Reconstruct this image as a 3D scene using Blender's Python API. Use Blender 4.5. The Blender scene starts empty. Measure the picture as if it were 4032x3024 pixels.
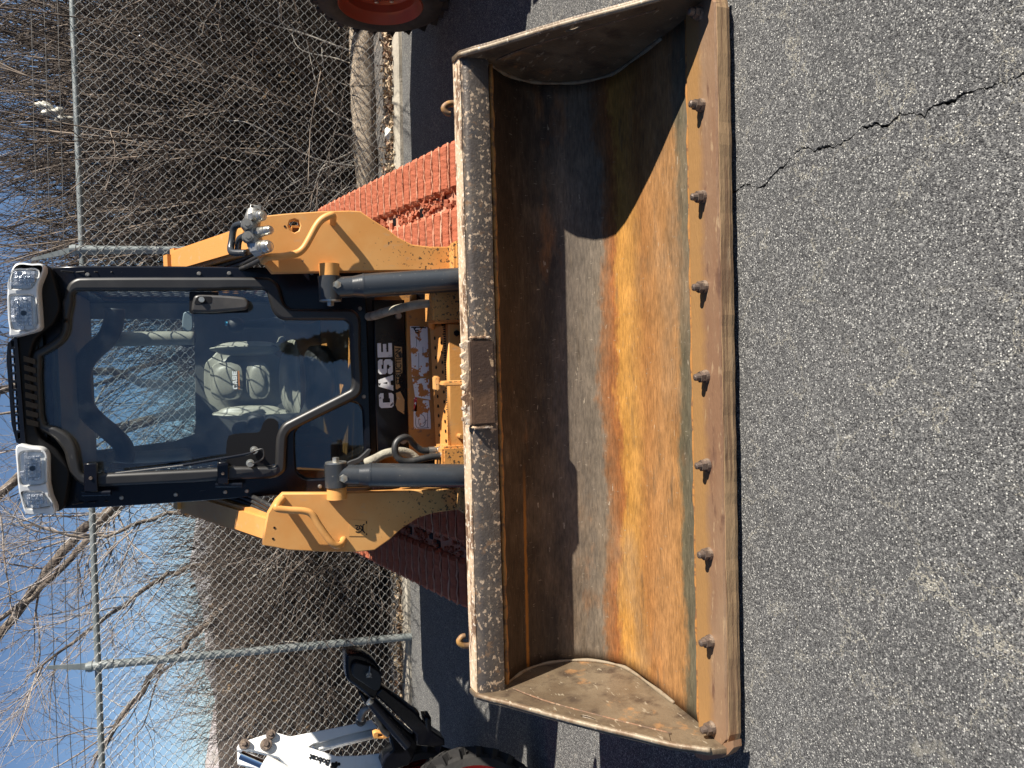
import bpy, bmesh, math, random
import numpy as np
from mathutils import Vector, Matrix
R = math.radians
S = bpy.context.scene
COL = S.collection

# ------------------------------------------------------------------ camera, sky, sun, exposure
cam_d = bpy.data.cameras.new('camera'); cam = bpy.data.objects.new('camera', cam_d); COL.objects.link(cam)
cam_d.sensor_width = 36.0; cam_d.lens = 36.0 * 2953.0 / 4032.0; cam_d.clip_start = .05; cam_d.clip_end = 3000
def place_camera():
    # hand-held phone turned on its side: pitch 21 deg down, slight yaw and roll, picture stored sideways
    p, r, a = R(21.040), R(-2.2079), R(-2.0095)
    F = Vector((math.sin(a)*math.cos(p), math.cos(a)*math.cos(p), -math.sin(p)))
    Rt = Vector((math.cos(a), -math.sin(a), 0)); U = Rt.cross(F)
    Rt2 = Rt*math.cos(r) + U*math.sin(r); U2 = Rt2.cross(F)
    m = Matrix((-U2, Rt2, -F)).transposed().to_4x4()
    m.translation = Vector((.0631, 0, 1.3377))
    cam.matrix_world = m
place_camera()
S.camera = cam

SUN_TO = Vector((.379, -.111, .291)).normalized()     # towards the sun
w = bpy.data.worlds.new('World'); S.world = w; w.use_nodes = True
nt = w.node_tree; nt.nodes.clear()
sky = nt.nodes.new('ShaderNodeTexSky'); sky.sky_type = 'NISHITA'; sky.sun_disc = False
sky.sun_elevation = math.asin(SUN_TO.z); sky.sun_rotation = math.atan2(SUN_TO.x, SUN_TO.y)
sky.altitude = 1900; sky.air_density = .85; sky.dust_density = .1; sky.ozone_density = 3.0
bg = nt.nodes.new('ShaderNodeBackground'); bg.inputs['Strength'].default_value = .05
wo = nt.nodes.new('ShaderNodeOutputWorld')
nt.links.new(sky.outputs[0], bg.inputs[0]); nt.links.new(bg.outputs[0], wo.inputs[0])
sd = bpy.data.lights.new('sun', 'SUN'); sd.energy = 5.0; sd.angle = R(.53); sd.color = (1, .93, .82)
so = bpy.data.objects.new('sun', sd); COL.objects.link(so); so.location = (6, -3, 8)
so.rotation_euler = SUN_TO.to_track_quat('Z', 'Y').to_euler()
vs = S.view_settings; vs.view_transform = 'Standard'; vs.look = 'None'; vs.exposure = 1.1; vs.gamma = 1
vs.use_curve_mapping = False
S.render.engine = 'CYCLES'
S.cycles.max_bounces = 8; S.cycles.transparent_max_bounces = 24

# ------------------------------------------------------------------ materials
def mat(name, base, rough=.5, metal=0, spots=(), bump=None, coat=0, spec=None, chips=None, grads=()):
    """principled material; spots = (colour, noise scale, lo, hi[, axis stretch]) layers mixed on top"""
    m = bpy.data.materials.new(name); m.use_nodes = True
    n = m.node_tree.nodes; l = m.node_tree.links; b = n['Principled BSDF']
    b.inputs['Base Color'].default_value = (*base, 1); b.inputs['Roughness'].default_value = rough
    b.inputs['Metallic'].default_value = metal
    if coat: b.inputs['Coat Weight'].default_value = coat; b.inputs['Coat Roughness'].default_value = .12
    if spec is not None: b.inputs['Specular IOR Level'].default_value = spec
    tc = n.new('ShaderNodeTexCoord'); cur = None
    for i, sp in enumerate(spots):
        c, sc, lo, hi = sp[:4]; st = sp[4] if len(sp) > 4 else (1, 1, 1)
        mp = n.new('ShaderNodeMapping'); mp.inputs['Scale'].default_value = st
        mp.inputs['Location'].default_value = (i*7.3, i*3.1, i*5.7); l.new(tc.outputs['Object'], mp.inputs[0])
        nz = n.new('ShaderNodeTexNoise'); nz.inputs['Scale'].default_value = sc; nz.inputs['Detail'].default_value = 6
        nz.inputs['Roughness'].default_value = .6
        l.new(mp.outputs[0], nz.inputs['Vector'])
        mr = n.new('ShaderNodeMapRange'); mr.inputs[1].default_value = lo; mr.inputs[2].default_value = hi
        l.new(nz.outputs['Fac'], mr.inputs[0])
        mx = n.new('ShaderNodeMix'); mx.data_type = 'RGBA'; l.new(mr.outputs[0], mx.inputs[0])
        if cur is None: mx.inputs[6].default_value = (*base, 1)
        else: l.new(cur, mx.inputs[6])
        mx.inputs[7].default_value = (*c, 1); cur = mx.outputs[2]
    if cur is not None: l.new(cur, b.inputs['Base Color'])
    for ax, v0, v1, gcol, amp, gsc in grads:      # wear that changes across the piece: full at v1, none at v0
        sp3 = n.new('ShaderNodeSeparateXYZ'); l.new(tc.outputs['Object'], sp3.inputs[0])
        nz = n.new('ShaderNodeTexNoise'); nz.inputs['Scale'].default_value = gsc; nz.inputs['Detail'].default_value = 7; nz.inputs['Roughness'].default_value = .7; l.new(tc.outputs['Object'], nz.inputs['Vector'])
        ma = n.new('ShaderNodeMath'); ma.operation = 'MULTIPLY_ADD'; l.new(nz.outputs['Fac'], ma.inputs[0]); ma.inputs[1].default_value = amp; l.new(sp3.outputs[ax], ma.inputs[2])
        mr = n.new('ShaderNodeMapRange'); mr.inputs[1].default_value = v0+amp*.5; mr.inputs[2].default_value = v1+amp*.5; l.new(ma.outputs[0], mr.inputs[0])
        mx = n.new('ShaderNodeMix'); mx.data_type = 'RGBA'; l.new(mr.outputs[0], mx.inputs[0]); l.new(cur, mx.inputs[6]); mx.inputs[7].default_value = (*gcol, 1); cur = mx.outputs[2]
        l.new(cur, b.inputs['Base Color'])
    if chips:                                   # flecks of lost paint, thickest low down where mud is thrown up
        z0, z1, csc, ccol = chips
        nz = n.new('ShaderNodeTexNoise'); nz.inputs['Scale'].default_value = csc; nz.inputs['Detail'].default_value = 3; l.new(tc.outputs['Object'], nz.inputs['Vector'])
        sp3 = n.new('ShaderNodeSeparateXYZ'); l.new(tc.outputs['Object'], sp3.inputs[0])
        hz = n.new('ShaderNodeMapRange'); hz.inputs[1].default_value = z1; hz.inputs[2].default_value = z0; hz.inputs[3].default_value = -.13; hz.inputs[4].default_value = .085; l.new(sp3.outputs['Z'], hz.inputs[0])
        ad = n.new('ShaderNodeMath'); ad.operation = 'ADD'; l.new(nz.outputs['Fac'], ad.inputs[0]); l.new(hz.outputs[0], ad.inputs[1])
        mr = n.new('ShaderNodeMapRange'); mr.inputs[1].default_value = .655; mr.inputs[2].default_value = .675; l.new(ad.outputs[0], mr.inputs[0])
        mx = n.new('ShaderNodeMix'); mx.data_type = 'RGBA'; l.new(mr.outputs[0], mx.inputs[0]); l.new(cur, mx.inputs[6]); mx.inputs[7].default_value = (*ccol, 1); l.new(mx.outputs[2], b.inputs['Base Color'])
    if bump:
        sc, st, *rest = bump
        nz = n.new('ShaderNodeTexNoise'); nz.inputs['Scale'].default_value = sc; nz.inputs['Detail'].default_value = 5
        if rest:
            mp = n.new('ShaderNodeMapping'); mp.inputs['Scale'].default_value = rest[0]; l.new(tc.outputs['Object'], mp.inputs[0]); l.new(mp.outputs[0], nz.inputs['Vector'])
        else: l.new(tc.outputs['Object'], nz.inputs['Vector'])
        bp = n.new('ShaderNodeBump'); bp.inputs['Strength'].default_value = st; bp.inputs['Distance'].default_value = .01
        l.new(nz.outputs['Fac'], bp.inputs['Height']); l.new(bp.outputs[0], b.inputs['Normal'])
    return m

YEL = (.575, .264, .074)
M = {}
M['yellow'] = mat('tan_yellow_paint', YEL, .42, 0, [((.66,.36,.12), 3, .45, .75), ((.50,.30,.15), 26, .60, .74, (1,1,.5)), ((.10,.07,.045), 70, .715, .73)], (160, .08), spec=.35)
M['yellow_chip'] = mat('chipped_yellow_paint', YEL, .45, 0, [((.64,.37,.14), 3, .45, .75), ((.50,.30,.15), 26, .62, .74, (1,1,.5)), ((.16,.11,.07), 15, .73, .75)], None, spec=.35, chips=(.52,1.0,105,(.10,.065,.035)))
M['yellow_dirty'] = mat('dusty_yellow_paint', (.50,.225,.055), .55, 0, [((.36,.19,.075), 5, .42, .7), ((.22,.13,.07), 40, .6, .66)], (90, .12), spec=.25)
M['black'] = mat('black_paint', (.0045,.005,.008), .22, 0, [((.010,.010,.011), 6, .5, .8), ((.04,.037,.035), 60, .69, .73, (1,1,.15))], None, spec=.3)
M['door_rubber'] = mat('scuffed_black_door_rim', (.014,.0135,.0135), .42, 0, [((.026,.025,.024), 8, .5, .75), ((.10,.095,.09), 30, .70, .76, (.3,1,1))], None)
M['dark'] = mat('dark_cab_plastic', (.010,.011,.013), .6, 0, [((.03,.03,.03), 9, .5, .7)])
M['cab_grey'] = mat('grey_cab_trim', (.075,.08,.078), .6, 0, [((.11,.11,.10), 7, .5, .7)])
M['charcoal'] = mat('charcoal_cylinder_paint', (.030,.033,.037), .27, 0, [((.052,.051,.050), 9, .5, .75), ((.13,.12,.10), 90, .66, .71)], (200, .03))
M['zinc'] = mat('zinc_plated_steel', (.62,.61,.56), .32, .9, [((.40,.37,.30), 30, .5, .7)])
M['cast'] = mat('dull_cast_metal', (.30,.29,.27), .45, .7, [((.16,.15,.14), 20, .5, .7)])
M['rubber'] = mat('black_hose_rubber', (.022,.022,.022), .45, 0, [((.06,.055,.05), 30, .5, .75)])
M['hose_sleeve'] = mat('dusty_grey_hose_sleeve', (.30,.28,.22), .9, 0, [((.17,.15,.12), 24, .45, .65)], (150, .4))
M['tyre'] = mat('dusty_tyre_rubber', (.035,.033,.031), .8, 0, [((.085,.075,.062), 6, .42, .7)], (60, .2))
M['rim_orange'] = mat('orange_red_rim_paint', (.42,.085,.040), .4, 0, [((.33,.10,.055), 8, .5, .75), ((.16,.07,.04), 60, .68, .72)])
M['rim_red'] = mat('red_rim_paint', (.40,.018,.015), .35, 0, [((.22,.03,.02), 9, .5, .75)])
M['white'] = mat('white_loader_paint', (.80,.80,.78), .4, 0, [((.62,.60,.56), 7, .55, .8), ((.35,.3,.25), 60, .71, .74)])
M['silver'] = mat('silver_lamp_housing', (.66,.67,.67), .3, .15, [((.5,.5,.5), 9, .5, .8)])
M['white_decal'] = mat('white_decal', (.72,.72,.72), .45, 0, [((.025,.025,.027), 45, .635, .65), ((.4,.4,.42), 12, .6, .7)])
M['tan_decal'] = mat('torn_tan_decal', (.48,.27,.10), .5, 0, [((.02,.02,.022), 16, .60, .62), ((.60,.5,.38), 50, .62, .66)])
M['sticker'] = mat('worn_white_sticker', (.74,.74,.74), .5, 0, [((.46,.17,.035), 24, .55, .565), ((.32,.32,.35), 70, .63, .66)])
M['sticker_red'] = mat('worn_red_sticker', (.55,.04,.05), .5, 0, [((.75,.72,.70), 50, .52, .54), ((.46,.17,.035), 24, .55, .565)])
M['sticker_grey'] = mat('sticker_print', (.18,.18,.2), .5)
M['ink'] = mat('black_ink', (.006,.006,.007), .5, spec=.2)
M['clear_film'] = mat('yellowed_film', (.66,.36,.13), .2)
M['orange_line'] = mat('orange_stitching_print', (.62,.22,.04), .6)
M['seat'] = mat('grey_beige_seat_vinyl', (.25,.245,.20), .45, 0, [((.20,.195,.16), 7, .45, .7)], (90, .06))
M['blue'] = mat('blue_button', (.05,.35,.55), .4)
M['wire'] = mat('galvanised_wire', (.38,.38,.365), .38, .55, [((.3,.29,.27), 30, .5, .7)])
M['fence_pipe'] = mat('galvanised_pipe', (.19,.215,.215), .5, .3, [((.27,.285,.28), 12, .45, .7)])
M['barb'] = mat('weathered_barbed_wire', (.10,.095,.09), .6, .3)
M['twig'] = mat('grey_brown_twig_bark', (.24,.19,.15), .75, 0, [((.06,.043,.032), 3, .42, .56)])
M['twig_dark'] = mat('dark_twig_bark', (.050,.036,.028), .8, 0, [((.14,.105,.082), 3, .54, .68)])
M['branch'] = mat('pale_grey_branch_bark', (.31,.28,.26), .75, 0, [((.20,.15,.12), 3, .45, .62)])
M['twig_red'] = mat('reddish_twig_bark', (.28,.23,.195), .8, 0, [((.09,.066,.05), 3, .44, .58)])
M['bark'] = mat('dark_tree_bark', (.19,.155,.125), .9, 0, [((.08,.062,.05), 9, .45, .6, (1,1,.3))], (40, .8))
M['pale_twig'] = mat('pale_dead_stem', (.50,.46,.40), .8)
M['leaf_dry'] = mat('dry_tan_leaf', (.21,.135,.07), .8, 0, [((.06,.038,.024), 4, .40, .54), ((.50,.40,.27), 9, .62, .68)])
M['leaf_litter'] = mat('pale_leaf_litter', (.40,.30,.19), .85, 0, [((.18,.10,.06), 6, .45, .55), ((.62,.52,.38), 11, .55, .62)])
M['soil'] = mat('dark_leafy_soil', (.045,.032,.023), .95, 0, [((.10,.07,.045), 12, .52, .68), ((.02,.015,.011), 30, .5, .65)], (40, 1))
M['concrete'] = mat('weathered_concrete', (.42,.38,.31), .9, 0, [((.30,.27,.22), 6, .45, .7), ((.16,.14,.11), 50, .62, .68)], (70, .4))
M['log'] = mat('weathered_pale_log', (.44,.36,.27), .9, 0, [((.24,.18,.13), 4, .5, .62, (.3,1,1)), ((.10,.075,.05), 14, .64, .68)], (12, .8))
M['cloth'] = mat('grey_landscape_cloth', (.15,.14,.13), .9, 0, [((.26,.22,.18), 14, .5, .65)], (30, .8))
M['bag'] = mat('pale_plastic_bag', (.42,.41,.36), .4, 0, [((.45,.42,.34), 20, .5, .65)])
M['litter_white'] = mat('crumpled_white_litter', (.82,.82,.76), .5)
M['cliff'] = mat('far_pink_sandstone', (.31,.25,.235), .95, 0, [((.36,.35,.36), .05, .45, .6, (.25,.25,3)), ((.22,.20,.18), .6, .55, .65)])
M['conifer'] = mat('conifer_needles', (.022,.034,.018), .7, 0, [((.04,.05,.022), 2, .5, .7)])
M['grey_sheet'] = mat('grey_plastic_sheet', (.32,.33,.34), .35, 0, [((.2,.2,.21), 8, .5, .7)])

def mud_mat(name, base, dark, pale):
    return mat(name, base, .85, 0, [(dark, 5, .45, .68), (pale, 9, .56, .70, (.4,1,1)), ((.12,.07,.05), 45, .66, .70)], (55, .7))
M['mud'] = mud_mat('red_mud_on_rubber', (.345,.090,.040), (.26,.075,.038), (.40,.165,.09))
M['mud_pale'] = mud_mat('pale_dried_mud', (.50,.235,.145), (.40,.155,.085), (.58,.34,.23))

def steel(name, base, spots, rough=.5, metal=.25, grads=()):
    return mat(name, base, rough, metal, spots, (130, .18, (.3,1,1)), grads=grads)
M['bar_steel'] = mat('worn_dark_steel_with_paint_flecks', (.090,.074,.063), .42, .3,
    [((.14,.115,.09), 4, .45, .7), ((.06,.055,.055), 18, .5, .66), ((.50,.375,.26), 72, .555, .60, (.8,1,1)), ((.080,.066,.057), 9, .50, .59), ((.20,.125,.075), 30, .58, .68)], (130, .2))
M['bar_top'] = mat('scraped_bar_top', (.58,.43,.29), .6, .1, [((.17,.10,.06), 30, .52, .58, (.25,1,1)), ((.70,.60,.48), 60, .55, .6)], (80, .3))
M['side_steel'] = steel('scratched_brown_steel', (.128,.092,.058), [((.19,.145,.095), 5, .45, .65), ((.075,.053,.037), 12, .5, .66), ((.30,.25,.18), 70, .635, .665, (1,.25,.8)), ((.36,.19,.08), 9, .6, .72)], .45)
M['side_edge'] = steel('worn_bright_plate_edge', (.25,.20,.14), [((.15,.10,.06), 14, .46, .58), ((.44,.37,.28), 60, .60, .66)], .55, .2)
M['edge_steel'] = steel('brown_cutting_edge_steel', (.235,.125,.07), [((.30,.19,.115), 4, .45, .7, (.25,1,1)), ((.38,.24,.14), 50, .6, .66, (.25,1,1)), ((.15,.075,.045), 14, .58, .66, (.3,1,1))], .5)
M['edge_face'] = steel('ground_edge_face', (.36,.235,.13), [((.20,.12,.07), 24, .5, .58, (.12,1,4)), ((.46,.34,.22), 9, .55, .66, (.2,1,3))], .45)
M['edge_plate'] = steel('brown_plate_with_rust_band', (.225,.125,.072), [((.29,.19,.115), 4, .45, .7, (.25,1,1)), ((.36,.24,.14), 60, .6, .66, (.25,1,1)), ((.15,.08,.05), 20, .58, .66, (.3,1,1))], .5, .2, [('Y', 1.790, 1.822, (.33,.18,.068), .055, 14), ('Y', 1.868, 1.875, (.34,.15,.035), .01, 30)])
M['weld_pale'] = steel('dusty_weld', (.22,.175,.12), [((.17,.115,.07), 24, .5, .62)], .7, .1)
M['bolt_steel'] = steel('rusty_bolt', (.14,.105,.085), [((.26,.20,.15), 40, .5, .6)], .45, .5)
M['seam'] = steel('dull_rust_seam', (.19,.10,.055), [((.11,.07,.045), 30, .45, .6), ((.28,.2,.13), 50, .58, .64)], .85, 0)
M['tyre_shaded'] = mat('tyre_rubber_darkened_for_shade', (.014,.013,.013), .8, 0, [((.03,.028,.025), 6, .45, .7)], (60, .2))  # second tyre colour, darkened to stand in for shade on the left wheels
M['rust_line'] = steel('orange_rust_weld', (.34,.15,.035), [((.16,.075,.03), 40, .5, .6)], .85, 0)

def bucket_mat():
    m = bpy.data.materials.new('rusty_bucket_lining'); m.use_nodes = True
    n = m.node_tree.nodes; l = m.node_tree.links; b = n['Principled BSDF']
    uv = n.new('ShaderNodeUVMap'); sep = n.new('ShaderNodeSeparateXYZ'); l.new(uv.outputs[0], sep.inputs[0])
    tc = n.new('ShaderNodeTexCoord')
    def noise(sc, st, det=6, loc=(0,0,0)):
        mp = n.new('ShaderNodeMapping'); mp.inputs['Scale'].default_value = st; mp.inputs['Location'].default_value = loc
        l.new(tc.outputs['Object'], mp.inputs[0])
        z = n.new('ShaderNodeTexNoise'); z.inputs['Scale'].default_value = sc; z.inputs['Detail'].default_value = det
        z.inputs['Roughness'].default_value = .65
        l.new(mp.outputs[0], z.inputs['Vector']); return z.outputs['Fac']
    def math_(op, a, bb):
        k = n.new('ShaderNodeMath'); k.operation = op
        for i, q in enumerate((a, bb)):
            if hasattr(q, 'is_linked'): l.new(q, k.inputs[i])
            else: k.inputs[i].default_value = q
        return k.outputs[0]
    wob = math_('MULTIPLY', math_('SUBTRACT', noise(3.0, (.6,1,1), 8), .5), .20)
    fine = math_('MULTIPLY', math_('SUBTRACT', noise(60, (.5,1,1), 4, (3,1,2)), .5), .05)
    s = math_('ADD', math_('ADD', sep.outputs['Y'], wob), fine)
    rp = n.new('ShaderNodeValToRGB'); l.new(s, rp.inputs[0]); e = rp.color_ramp.elements
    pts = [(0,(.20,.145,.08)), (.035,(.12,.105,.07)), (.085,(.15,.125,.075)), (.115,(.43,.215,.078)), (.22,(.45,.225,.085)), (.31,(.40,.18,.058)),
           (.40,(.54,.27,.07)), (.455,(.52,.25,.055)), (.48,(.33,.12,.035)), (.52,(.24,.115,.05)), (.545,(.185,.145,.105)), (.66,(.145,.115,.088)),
           (.72,(.056,.043,.034)), (.88,(.070,.043,.025)), (.99,(.075,.043,.023)), (1.0,(.22,.10,.03))]  # brown wall above the grey band is painted darker to stand in for shade
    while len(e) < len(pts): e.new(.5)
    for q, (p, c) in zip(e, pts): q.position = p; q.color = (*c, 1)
    # broad patches of paler and redder wear running along the floor
    def layer(cur, fac, lo, hi, col, amt=1):
        mr = n.new('ShaderNodeMapRange'); mr.inputs[1].default_value = lo; mr.inputs[2].default_value = hi; mr.inputs[4].default_value = amt
        l.new(fac, mr.inputs[0]); mx = n.new('ShaderNodeMix'); mx.data_type = 'RGBA'
        l.new(mr.outputs[0], mx.inputs[0]); l.new(cur, mx.inputs[6]); mx.inputs[7].default_value = (*col, 1); return mx.outputs[2]
    c = rp.outputs[0]
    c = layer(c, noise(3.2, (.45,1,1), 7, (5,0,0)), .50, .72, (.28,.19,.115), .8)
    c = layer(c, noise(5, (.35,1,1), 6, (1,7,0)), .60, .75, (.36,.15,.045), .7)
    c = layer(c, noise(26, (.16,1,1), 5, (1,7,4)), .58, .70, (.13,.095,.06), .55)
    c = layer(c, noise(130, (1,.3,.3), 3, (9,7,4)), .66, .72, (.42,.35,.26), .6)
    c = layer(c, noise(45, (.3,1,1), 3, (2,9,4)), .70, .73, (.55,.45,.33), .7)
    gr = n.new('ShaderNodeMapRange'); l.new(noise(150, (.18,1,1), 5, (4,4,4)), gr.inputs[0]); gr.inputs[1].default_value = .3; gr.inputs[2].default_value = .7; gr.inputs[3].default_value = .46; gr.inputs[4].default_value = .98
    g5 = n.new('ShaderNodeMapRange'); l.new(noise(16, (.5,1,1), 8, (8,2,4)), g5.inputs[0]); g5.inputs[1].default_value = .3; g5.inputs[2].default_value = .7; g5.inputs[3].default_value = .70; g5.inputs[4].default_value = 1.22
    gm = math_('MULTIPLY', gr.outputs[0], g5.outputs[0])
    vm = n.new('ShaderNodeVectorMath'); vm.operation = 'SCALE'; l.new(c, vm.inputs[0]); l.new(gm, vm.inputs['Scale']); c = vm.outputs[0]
    # thin rust run along the back wall
    ln = n.new('ShaderNodeMapRange'); d = math_('ABSOLUTE', math_('SUBTRACT', math_('ADD', sep.outputs['Y'], math_('MULTIPLY', fine, .3)), .845), 0)
    ln.inputs[1].default_value = .010; ln.inputs[2].default_value = .003; l.new(d, ln.inputs[0])
    xm = n.new('ShaderNodeMapRange'); l.new(sep.outputs['X'], xm.inputs[0]); xm.inputs[1].default_value = -.30; xm.inputs[2].default_value = -.5
    f2 = math_('MULTIPLY', ln.outputs[0], xm.outputs[0])
    mx = n.new('ShaderNodeMix'); mx.data_type = 'RGBA'; l.new(f2, mx.inputs[0]); l.new(c, mx.inputs[6]); mx.inputs[7].default_value = (.30,.12,.02,1)
    l.new(mx.outputs[2], b.inputs['Base Color'])
    b.inputs['Roughness'].default_value = .6; b.inputs['Metallic'].default_value = .05; b.inputs['Specular IOR Level'].default_value = .3
    bpn = n.new('ShaderNodeBump'); bpn.inputs['Strength'].default_value = .35; bpn.inputs['Distance'].default_value = .006
    l.new(noise(70, (.25,1,1), 6), bpn.inputs['Height']); l.new(bpn.outputs[0], b.inputs['Normal'])
    return m
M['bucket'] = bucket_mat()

def asphalt_mat():
    m = bpy.data.materials.new('worn_asphalt'); m.use_nodes = True
    n = m.node_tree.nodes; l = m.node_tree.links; b = n['Principled BSDF']; tc = n.new('ShaderNodeTexCoord')
    def tex(kind, sc, **kw):
        t = n.new(kind); t.inputs['Scale'].default_value = sc; l.new(tc.outputs['Object'], t.inputs['Vector'])
        for k, v in kw.items(): setattr(t, k, v)
        return t
    def mrange(src, a, bb, c=0, d=1):
        r = n.new('ShaderNodeMapRange'); l.new(src, r.inputs[0]); r.inputs[1].default_value = a; r.inputs[2].default_value = bb; r.inputs[3].default_value = c; r.inputs[4].default_value = d; return r.outputs[0]
    def mix(fac, a, col):
        x = n.new('ShaderNodeMix'); x.data_type = 'RGBA'; l.new(fac, x.inputs[0])
        if isinstance(a, tuple): x.inputs[6].default_value = (*a, 1)
        else: l.new(a, x.inputs[6])
        x.inputs[7].default_value = (*col, 1); return x.outputs[2]
    big = tex('ShaderNodeTexNoise', 1.3); big.inputs['Detail'].default_value = 5
    c = mix(mrange(big.outputs['Fac'], .38, .66), (.104,.1035,.1035), (.138,.137,.136))
    g = tex('ShaderNodeTexNoise', 330); g.inputs['Detail'].default_value = 3; g.inputs['Roughness'].default_value = .7
    c = mix(mrange(g.outputs['Fac'], .50, .36), c, (.018,.018,.019))
    v = tex('ShaderNodeTexVoronoi', 290); v.feature = 'F1'
    sepc = n.new('ShaderNodeSeparateColor'); l.new(v.outputs['Color'], sepc.inputs[0])
    c = mix(mrange(sepc.outputs[0], .62, 1.0, 0, .85), c, (.37,.365,.345))
    c = mix(mrange(sepc.outputs[2], .62, .95, 0, .85), c, (.020,.020,.021))
    ch = tex('ShaderNodeTexVoronoi', 205); ch.feature = 'F1'
    sc2 = n.new('ShaderNodeSeparateColor'); l.new(ch.outputs['Color'], sc2.inputs[0])
    near = mrange(ch.outputs['Distance'], .42, .30)
    pick = n.new('ShaderNodeMath'); pick.operation = 'MULTIPLY'; l.new(near, pick.inputs[0]); l.new(mrange(sc2.outputs[1], .83, .87), pick.inputs[1])
    c = mix(pick.outputs[0], c, (.57,.56,.52))
    # hairline cracks packed with pale dust
    wn = tex('ShaderNodeTexNoise', 5); wn.inputs['Detail'].default_value = 6; wn.inputs['Roughness'].default_value = .7
    va = n.new('ShaderNodeVectorMath'); va.operation = 'MULTIPLY_ADD'; l.new(wn.outputs['Color'], va.inputs[0]); va.inputs[1].default_value = (.36,.36,0); l.new(tc.outputs['Object'], va.inputs[2])
    cr = n.new('ShaderNodeTexVoronoi'); cr.feature = 'DISTANCE_TO_EDGE'; cr.inputs['Scale'].default_value = 5.2; l.new(va.outputs[0], cr.inputs['Vector'])
    brk = tex('ShaderNodeTexNoise', 3.1); brk.inputs['Detail'].default_value = 3
    line = n.new('ShaderNodeMath'); line.operation = 'MULTIPLY'; l.new(mrange(cr.outputs['Distance'], .010, .003, 0, .62), line.inputs[0]); l.new(mrange(brk.outputs['Fac'], .43, .53), line.inputs[1])
    c = mix(line.outputs[0], c, (.44,.41,.33))
    ln2 = n.new('ShaderNodeMath'); ln2.operation = 'MULTIPLY'; dn = tex('ShaderNodeTexNoise', 9); dn.inputs['Detail'].default_value = 8
    l.new(mrange(dn.outputs['Fac'], .66, .78, 0, .25), ln2.inputs[0]); l.new(mrange(sepc.outputs[1], .3, .8), ln2.inputs[1])
    c = mix(ln2.outputs[0], c, (.27,.25,.20))
    l.new(c, b.inputs['Base Color']); b.inputs['Roughness'].default_value = .75; b.inputs['Specular IOR Level'].default_value = .3
    bn = n.new('ShaderNodeBump'); bn.inputs['Strength'].default_value = .7; bn.inputs['Distance'].default_value = .006
    ad = n.new('ShaderNodeMath'); ad.operation = 'ADD'; l.new(g.outputs['Fac'], ad.inputs[0]); l.new(mrange(v.outputs['Distance'], 0, .7, .5, 0), ad.inputs[1])
    l.new(ad.outputs[0], bn.inputs['Height']); l.new(bn.outputs[0], b.inputs['Normal'])
    return m
M['asphalt'] = asphalt_mat()

def glass_mat(name, tint, dust=.05):
    m = bpy.data.materials.new(name); m.use_nodes = True
    n = m.node_tree.nodes; l = m.node_tree.links; n.remove(n['Principled BSDF']); o = n['Material Output']
    t = n.new('ShaderNodeBsdfTransparent'); t.inputs[0].default_value = (*tint, 1)
    g = n.new('ShaderNodeBsdfGlossy'); g.inputs['Roughness'].default_value = .015
    fr = n.new('ShaderNodeFresnel'); fr.inputs[0].default_value = 1.55
    bo = n.new('ShaderNodeMath'); bo.operation = 'MULTIPLY'; bo.inputs[1].default_value = 1.6; l.new(fr.outputs[0], bo.inputs[0])
    mx = n.new('ShaderNodeMixShader'); l.new(bo.outputs[0], mx.inputs[0]); l.new(t.outputs[0], mx.inputs[1]); l.new(g.outputs[0], mx.inputs[2])
    d = n.new('ShaderNodeBsdfDiffuse'); d.inputs[0].default_value = (.30,.33,.34,1)
    nz = n.new('ShaderNodeTexNoise'); nz.inputs['Scale'].default_value = 14; nz.inputs['Detail'].default_value = 7
    tc = n.new('ShaderNodeTexCoord'); l.new(tc.outputs['Object'], nz.inputs['Vector'])
    mr = n.new('ShaderNodeMapRange'); mr.inputs[1].default_value = .35; mr.inputs[2].default_value = .75; mr.inputs[4].default_value = dust*2; l.new(nz.outputs['Fac'], mr.inputs[0])
    m2 = n.new('ShaderNodeMixShader'); l.new(mr.outputs[0], m2.inputs[0]); l.new(mx.outputs[0], m2.inputs[1]); l.new(d.outputs[0], m2.inputs[2])
    l.new(m2.outputs[0], o.inputs[0]); return m
M['lens_glass'] = glass_mat('clear_lens_cover', (.96,.97,.98), .0)
M['door_glass'] = glass_mat('tinted_door_glass', (.86,.92,.93), .018)
M['rear_glass'] = glass_mat('rear_window_glass', (.93,.96,.96), .01)
M['low_glass'] = glass_mat('dark_lower_glass', (.35,.42,.46), .03)
def lens_mat():
    m = mat('silvered_lamp_reflector', (.80,.81,.84), .18, .5, [((.55,.57,.62), 60, .45, .6)], (160, .5)); return m
M['lens'] = lens_mat()
M['chrome'] = mat('chrome_rod', (.62,.63,.66), .08, 1)

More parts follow.
